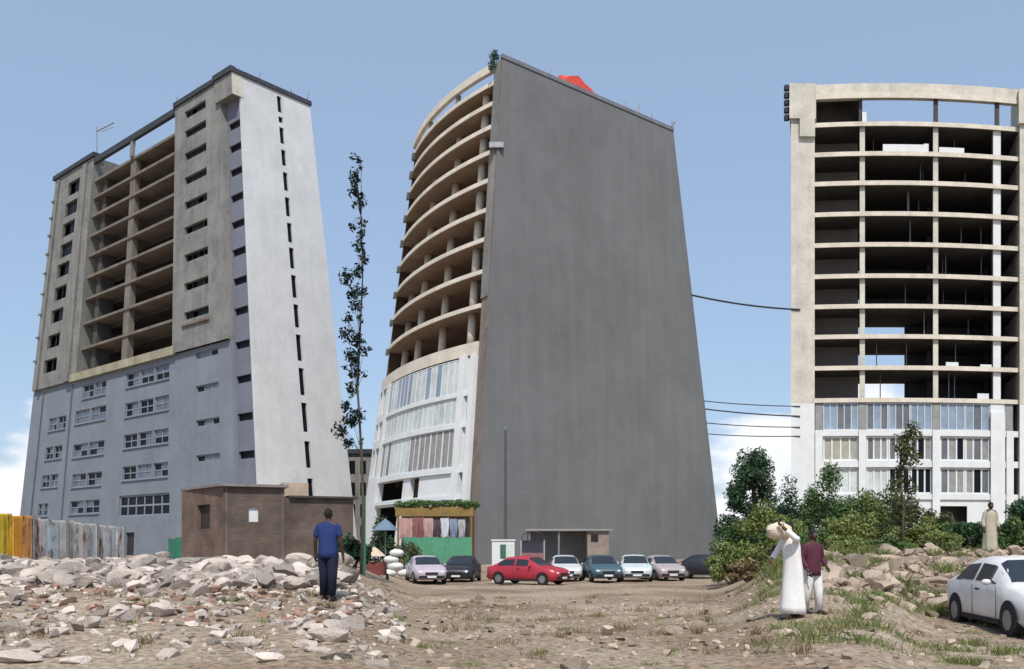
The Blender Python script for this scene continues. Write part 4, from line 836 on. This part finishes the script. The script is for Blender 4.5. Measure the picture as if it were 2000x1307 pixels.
person(5.50, 16.4, R(25), 'person in maroon top and white trousers beside the white-robed person', 1.55, shirt=mat('shirt_maroon', (.085, .022, .04), .3, .9, 4), trousers=mat('trousers_white', (.70, .68, .67), .1, .9, 4), arms={1: ((.27, .02, 1.14), (.22, -.16, .98)), -1: ((-.27, .02, 1.14), (-.24, -.12, .92))}, step=.1, zoff=-.02)
person(15.75, 29.5, R(10), 'person in long khaki robe standing at the edge of the bushes', 1.74, robe=mat('robe_khaki', (.40, .36, .28), .2, .9, 3), step=.05)

# ================================================================== VEGETATION
rng = np.random.default_rng(5)
def leaf_cloud(blobs, n, size, flat=.35):
    """n folded leaf faces scattered through ellipsoid clumps"""
    bl = np.array(blobs, float); w = bl[:, 3] * bl[:, 4] * bl[:, 5]; w = w ** .75; idx = rng.choice(len(bl), n, p=w / w.sum())
    d = rng.normal(size=(n, 3)); d /= np.linalg.norm(d, axis=1)[:, None]; r = rng.random(n) ** .45
    p = bl[idx, :3] + d * bl[idx, 3:6] * r[:, None]
    nr = d + rng.normal(size=(n, 3)) * .8; nr[:, 2] += flat; nr /= np.linalg.norm(nr, axis=1)[:, None]
    t = np.cross(nr, rng.normal(size=(n, 3))); t /= np.linalg.norm(t, axis=1)[:, None]; b = np.cross(nr, t)
    s = size * rng.uniform(.55, 1.35, n)[:, None]
    v = np.stack([p - t * s, p - b * s * .45 + nr * s * .12, p + t * s, p + b * s * .45 + nr * s * .12], 1).reshape(-1, 3)
    return v
def mesh_quads(name, v, m, parent=None, origin=(0, 0, 0)):
    n = len(v) // 4; me = bpy.data.meshes.new(name); v = v - np.array(origin)
    me.vertices.add(len(v)); me.vertices.foreach_set('co', v.astype(np.float32).ravel()); me.loops.add(4 * n); me.loops.foreach_set('vertex_index', np.arange(4 * n, dtype=np.int32))
    me.polygons.add(n); me.polygons.foreach_set('loop_start', np.arange(0, 4 * n, 4, dtype=np.int32)); me.polygons.foreach_set('loop_total', np.full(n, 4, np.int32)); me.materials.append(m); me.update(); me.validate()
    o = bpy.data.objects.new(name, me); COL.objects.link(o)
    if parent: o.parent = parent
    return o
G1 = leaf_mat('leaf_mid_green', (.085, .15, .045)); G2 = leaf_mat('leaf_dark_green', (.04, .088, .038)); G3 = leaf_mat('leaf_olive', (.092, .105, .042)); G4 = leaf_mat('leaf_yellow_green', (.175, .215, .065)); G5 = leaf_mat('leaf_black_green', (.012, .022, .014)); G6 = leaf_mat('leaf_dry_tan', (.22, .17, .08))
BARK = mat('bark', (.09, .07, .05), .3, .95, 4, bump=.5)
def bush(x, y, w, h, m, label, n=1600, size=.12, cat='bush', name='bush', group='bushes in front of the open frame tower', base=None, dep=.8):
    g = ground_z(x, y) if base is None else base; o = thing(name, label, cat, (x, y, g), group); bl = []
    for k in range(15):
        t = random.random() ** .8; bx = x + random.uniform(-.5, .5) * w * .8; bzz = g + h * (.18 + .62 * t) * (1 - .45 * abs(bx - x) / (w * .5))
        bl.append((bx, y + random.uniform(-.4, .4) * w * dep, bzz, w * random.uniform(.13, .24), w * random.uniform(.13, .24) * dep, h * random.uniform(.12, .22)))
    v = leaf_cloud(bl, n, size); mesh_quads('foliage', v, m, o, (x, y, g)); mb = MB()
    for k in range(6):
        b_ = bl[k]; mb.tube([(x + random.uniform(-.15, .15), y, g - .1), ((x + b_[0]) / 2, (y + b_[1]) / 2, (g + b_[2]) / 2), b_[:3]], [.05, .035, .015], 5)
    mb.build('stem', BARK, o); return o
X = lambda px, yy: (px - 1000) / 1750 * yy
BU = [(1440, 43, 2.6, 2.7, G1, 'mid green bush at the left end of the bush row'), (1500, 40, 2.4, 2.3, G4, 'bright yellow green bush low at the left of the row'), (1558, 45, 2.7, 3.5, G2, 'dark green bush in front of the painted shear wall'), (1610, 43, 2.6, 3.3, G1, 'tall mid green bush right of the dark one by the shear wall'),
      (1650, 46, 2.8, 2.9, G2, 'dark bush below the leftmost glazed bay'), (1690, 42, 2.3, 2.4, G4, 'yellow green bush left of the slender olive tree'), (1730, 44, 2.4, 2.6, G1, 'mid green bush touching the slender olive tree'), (1790, 43, 2.6, 2.1, G3, 'olive bush right of the slender olive tree'), (1845, 41, 2.2, 1.25, G1, 'low green bush under the dark ground floor opening'), (1890, 40, 1.8, 1.15, G2, 'low dark bush left of the khaki-robed person'),
      (1968, 36, 1.7, 1.25, G1, 'green bush right of the khaki-robed person'), (2005, 40, 2.0, 2.2, G2, 'dark bush cut off by the right edge')]

BU += [(1525, 41, 2.2, 1.9, G1, 'mid green bush between the yellow green and dark bushes'), (1665, 40, 2.4, 1.7, G4, 'low yellow green bush before the dark bush below the glazed bay'), (1755, 40, 2.2, 1.4, G4, 'low yellow green bush at the foot of the slender olive tree'), (1820, 40, 2.0, 1.2, G4, 'low bright bush left of the dark ground floor opening'), (1925, 41, 1.9, 1.1, G1, 'low green bush right behind the khaki-robed person'), (1432, 40, 2.0, 1.7, G4, 'low bright bush at the left end of the bush row')]
BU2 = [(1465, 33, 1.6, 1.0, G6, 'dry tan shrub left of the people'), (1655, 34, 1.5, .9, G4, 'low light green shrub before the bush row'), (1740, 33, 1.3, .8, G1, 'small green shrub behind the rubble mound'), (1830, 30, 1.7, .95, G4, 'low yellow green shrub on the rubble at right'), (1600, 36, 1.6, 1.1, G1, 'small green shrub behind the two people')]
for px, yy, w, h, m, lab in BU: bush(X(px, yy), yy, w * 1.12, h * 1.38, m, lab, 5200, .085)
for px, yy, w, h, m, lab in BU2: bush(X(px, yy), yy, w, h, m, lab, 1500, .07, 'shrub', 'shrub', 'low shrubs before the bush row')
bush(-5.9, 33, 1.3, 1.7, G2, 'dark bush beside the brick hut corner', 1300, .1, group='bushes by the hut')
bush(-7.4, 62.5, 2.3, 2.6, G3, 'olive bush left of the market stall', 1300, .11, group='bushes by the stall')
bush(-9.1, 63, 2.0, 4.2, G2, 'tall dark bush behind the slate parasol', 1500, .12, group='bushes by the stall')
bush(21.8, 83, 3.0, 3.6, G2, 'dark bush at the far end of the grey gable wall', 1200, .15, group='bushes by the gable')
vp = thing('climbing_plant', 'green climbing plant spread over the stall canopy', 'plant', (-5.6, 66.3, 4.2))
v = leaf_cloud([(-8.3 + i * .55, 66.2 + random.uniform(-.1, .5), 4.35 + random.uniform(-.1, .2), .5, .45, .3) for i in range(11)], 2600, .10); mesh_quads('foliage', v, G1, vp, (-5.6, 66.3, 4.2))
mb = MB(); mb.tube([(-3.0, 66.5, -.6), (-3.1, 66.3, 2), (-3.4, 66.4, 4.3), (-6, 66.6, 4.4), (-8.3, 66.5, 4.4)], .04, 6); mb.build('stem', BARK, vp)
rp = Vector(FM(1.0, .3, 42.35)); sp = thing('roof_shrub', 'small green shrub growing on the top corner of the curved tower', 'shrub', rp)
mesh_quads('foliage', leaf_cloud([(rp.x - .5, rp.y - .2, rp.z + .5, .45, .4, .55), (rp.x - .75, rp.y - .2, rp.z - .3, .3, .3, .5)], 500, .1), G2, sp, tuple(rp))
mb = MB(); mb.tube([rp, rp + Vector((-.4, -.1, .7))], .04, 5); mb.build('stem', BARK, sp)
def tree(x, y, trunk, rad, blobs, m, label, n, size, name='tree'):
    g = ground_z(x, y); o = thing(name, label, 'tree', (x, y, g)); mb = MB(); pts = [(x + a, y + b, g + c) for a, b, c in trunk]
    mb.tube(pts, rad, 8)
    for b_ in blobs:
        q = min(pts, key=lambda p_: abs(p_[2] - (g + b_[2] - .5)) + abs(p_[0] - x - b_[0]) * .2); e = (x + b_[0], y + b_[1], g + b_[2]); md = Vector(q).lerp(Vector(e), .5) + Vector((0, 0, .12))
        mb.tube([q, tuple(md), e], [rad[-1] * 1.3, rad[-1], rad[-1] * .5], 5)
    mb.build('trunk', BARK, o, True)
    mesh_quads('crown', leaf_cloud([(x + b_[0], y + b_[1], g + b_[2], *b_[3:]) for b_ in blobs], n, size), m, o, (x, y, g)); return o
bl = [(random.uniform(-2.2, 2.0) * (1 - .65 * k / 44), random.uniform(-1, 1), 1.4 + 5.6 * (k / 44) ** .85, random.uniform(.5, .95), .8, random.uniform(.4, .7)) for k in range(45)]
tree(X(1472, 58), 58, [(0, 0, -.3), (.1, 0, 2.5), (0, .1, 5), (.1, 0, 7.4)], [.2, .16, .12, .05], bl, G2, 'dark green tree rising between grey gable and open frame tower', 12000, .11)
bl = [(random.uniform(-.5, .5), random.uniform(-.5, .5), 1.4 + 3.9 * k / 16, random.uniform(.28, .5), .4, random.uniform(.3, .5)) for k in range(17)]
tree(X(1762, 39), 39, [(0, 0, -.3), (.05, 0, 1.8), (-.05, .1, 3.6), (0, 0, 5.0)], [.08, .06, .05, .02], bl, G3, 'slender olive tree standing before the glazed storeys', 1700, .09, 'slender_tree')
SB = [(.0, 13.2, .12), (-.1, 12.4, .2), (-.12, 11.7, .14), (-.1, 10.6, .15), (-.4, 9.3, .3), (-.2, 9.0, .22), (-.12, 8.4, .25), (-.45, 8.0, .2), (-.38, 7.4, .3), (-.15, 7.2, .3), (-.3, 6.7, .25), (-.15, 6.2, .25), (-.25, 5.5, .2), (-.6, 4.2, .3), (-.3, 4.6, .3), (-.05, 4.75, .25), (.12, 8.8, .2), (.15, 6.9, .25)]
for k in range(46):
    z = random.uniform(3.6, 13.4); SB.append((random.uniform(-.55, .22) * (1 - .055 * (z - 4)), z, random.uniform(.08, .2)))
bl = [(a - .02, random.uniform(-.3, .3), z + .6, r, r, r * 1.1) for a, z, r in SB]
tree(-5.07, 30.0, [(0, 0, -.5), (.09, 0, 2.2), (.02, .1, 4), (-.1, 0, 6.2), (-.02, 0, 8), (.07, 0, 10), (0, .1, 12), (.02, 0, 13.8)], [.055, .048, .042, .036, .03, .022, .014, .007], bl, G5, 'tall wispy tree with sparse black green leaves between the two towers', 2300, .075, 'wispy_tree')
bush(X(28, 60), 60, 2.0, 3.0, G5, 'dark bush above the yellow fence sheets', 900, .12, group='bushes behind the fence')

# ================================================================== RUBBLE AND GROUND COVER
def ico(sub):
    t = (1 + 5 ** .5) / 2; v = [(-1, t, 0), (1, t, 0), (-1, -t, 0), (1, -t, 0), (0, -1, t), (0, 1, t), (0, -1, -t), (0, 1, -t), (t, 0, -1), (t, 0, 1), (-t, 0, -1), (-t, 0, 1)]
    f = [(0, 11, 5), (0, 5, 1), (0, 1, 7), (0, 7, 10), (0, 10, 11), (1, 5, 9), (5, 11, 4), (11, 10, 2), (10, 7, 6), (7, 1, 8), (3, 9, 4), (3, 4, 2), (3, 2, 6), (3, 6, 8), (3, 8, 9), (4, 9, 5), (2, 4, 11), (6, 2, 10), (8, 6, 7), (9, 8, 1)]
    v = [tuple(Vector(p).normalized()) for p in v]
    for _ in range(sub):
        mid = {}; nf = []
        def m_(a, b):
            k = (min(a, b), max(a, b))
            if k not in mid: mid[k] = len(v); v.append(tuple(((Vector(v[a]) + Vector(v[b])) / 2).normalized()))
            return mid[k]
        for a, b, c in f: ab, bc, ca = m_(a, b), m_(b, c), m_(c, a); nf += [(a, ab, ca), (b, bc, ab), (c, ca, bc), (ab, bc, ca)]
        f = nf
    return np.array(v), np.array(f)
def rock_template(seed):
    """angular stone: a sphere cut by a few random planes, then roughened"""
    q = np.random.default_rng(seed); v, f = ico(2); v = v.copy(); 
    for _ in range(11):
        n = q.normal(size=3); n /= np.linalg.norm(n); d = q.uniform(.28, .62); h = v @ n; over = np.maximum(0, h - d); v -= over[:, None] * n
    v *= 1.35 * (1 + q.normal(size=(len(v), 1)) * .012); return v, f
RT = [rock_template(i) for i in range(14)]
RT_S = [(ico(0)[0] * (1 + np.random.default_rng(i).normal(size=(12, 1)) * .12), ico(0)[1]) for i in range(6)]
def rocks(name, pts, m, label, cat):
    V_, F_ = [], []; k = 0
    for x, y, s in pts:
        IV, IF = RT[rng.integers(len(RT))] if s > .05 else RT_S[rng.integers(6)]
        v = IV * s * 1.25 * np.array([rng.uniform(.7, 1.4), rng.uniform(.6, 1.1), rng.uniform(.45, .85)])
        a, b = rng.uniform(0, 6.28), rng.normal() * .35; ca, sa, cb_, sb_ = math.cos(a), math.sin(a), math.cos(b), math.sin(b)
        v = v @ np.array([[1, 0, 0], [0, cb_, -sb_], [0, sb_, cb_]]) @ np.array([[ca, -sa, 0], [sa, ca, 0], [0, 0, 1]])
        V_.append(v + np.array([x, y, ground_z(x, y) + s * .12])); F_.append(IF + k); k += len(IV)
    V_ = np.concatenate(V_); F_ = np.concatenate(F_); me = bpy.data.meshes.new(name); me.from_pydata(V_.tolist(), [], F_.tolist()); me.materials.append(m); o = bpy.data.objects.new(name, me); COL.objects.link(o)
    tag(o, label, cat); return stuff(o)
def rock_mat(name, c):
    m = mat(name, c, .3, .95, 1.2, bump=.5, bscale=20); n = m.node_tree.nodes; l = m.node_tree.links; p = n['Principled BSDF']; src = p.inputs['Base Color'].links[0].from_socket
    g = n.new('ShaderNodeNewGeometry'); hs = n.new('ShaderNodeHueSaturation'); r = n.new('ShaderNodeMapRange'); r.inputs['To Min'].default_value = .5; r.inputs['To Max'].default_value = 1.45; l.new(g.outputs['Random Per Island'], r.inputs['Value'])
    l.new(r.outputs[0], hs.inputs['Value']); l.new(src, hs.inputs['Color']); l.new(hs.outputs[0], p.inputs['Base Color']); return m
pts = []
for _ in range(3600):
    yy = rng.uniform(20, 33); aa = rng.uniform(-.60, -.19); pts.append((aa * yy, yy, min(.34, .05 + rng.exponential(.065))))
for _ in range(1500):
    yy = 11 + 14 * rng.random() ** .8; aa = rng.uniform(-.62, -.12); pts.append((aa * yy, yy, min(.22, .025 + rng.exponential(.035))))
rocks('rubble', pts, rock_mat('rubble_pale', (.42, .36, .31)), 'pale broken rubble heaped across the left foreground', 'rubble')
pts = []
for _ in range(520):
    yy = rng.uniform(14, 32); aa = rng.uniform(-.60, -.17); pts.append((aa * yy, yy, .06 + .05 * rng.random()))
rocks('brick_rubble', pts, rock_mat('rubble_brick_red', (.25, .155, .115)), 'reddish brick fragments mixed into the left rubble', 'rubble')
pts = []
for _ in range(1300):
    yy = rng.uniform(20, 31); aa = rng.uniform(.33, .62); pts.append((aa * yy, yy, min(.35, .04 + rng.exponential(.06))))
for _ in range(1600):
    yy = 10.5 + 20 * rng.random(); aa = rng.uniform(-.15, .62); pts.append((aa * yy, yy, min(.16, .015 + rng.exponential(.022))))
rocks('rubble', pts, rock_mat('rubble_tan', (.33, .26, .2)), 'tan stones strewn over the middle and right foreground', 'rubble')
def blades(cx, cy, n, h, spread):
    p = np.stack([cx + rng.normal(size=n) * spread, cy + rng.normal(size=n) * spread], 1); z = np.array([ground_z(a, b) for a, b in p]) - .02
    d = rng.normal(size=(n, 2)) * .35; hh = h * rng.uniform(.5, 1.2, n); wdt = .004 + .006 * rng.random(n); t = rng.normal(size=(n, 2)); t /= np.linalg.norm(t, axis=1)[:, None]
    b0 = np.column_stack([p - t * wdt[:, None], z]); b1 = np.column_stack([p + t * wdt[:, None], z]); tip = np.column_stack([p + d * hh[:, None], z + hh]); mid = (b1 + tip) / 2 + np.array([0, 0, .12]) * hh[:, None]
    return np.stack([b0, b1, mid, tip], 1).reshape(-1, 4, 3)
def grass(m, spots, label):
    v = np.concatenate([blades(*s) for s in spots]).reshape(-1, 3); o = mesh_quads('grass', v, m); tag(o, label, 'grass'); return stuff(o)
sp1, sp2 = [], []
for _ in range(150):
    yy = rng.uniform(12, 33); aa = rng.uniform(.27, .62); sp1.append((aa * yy, yy, 130, rng.uniform(.05, .2) * (1 + (yy > 20)), rng.uniform(.08, .3)))
for _ in range(60):
    yy = rng.uniform(11, 24); aa = rng.uniform(-.6, .3); sp1.append((aa * yy, yy, 60, rng.uniform(.04, .12), rng.uniform(.05, .15)))
for _ in range(150):
    yy = rng.uniform(12, 34); aa = rng.uniform(-.6, .62); sp2.append((aa * yy, yy, 60, rng.uniform(.06, .18), rng.uniform(.06, .2)))
grass(G4, sp1, 'green weed tufts growing on the right foreground'); grass(G6, sp2, 'dry straw tufts scattered over the dirt')
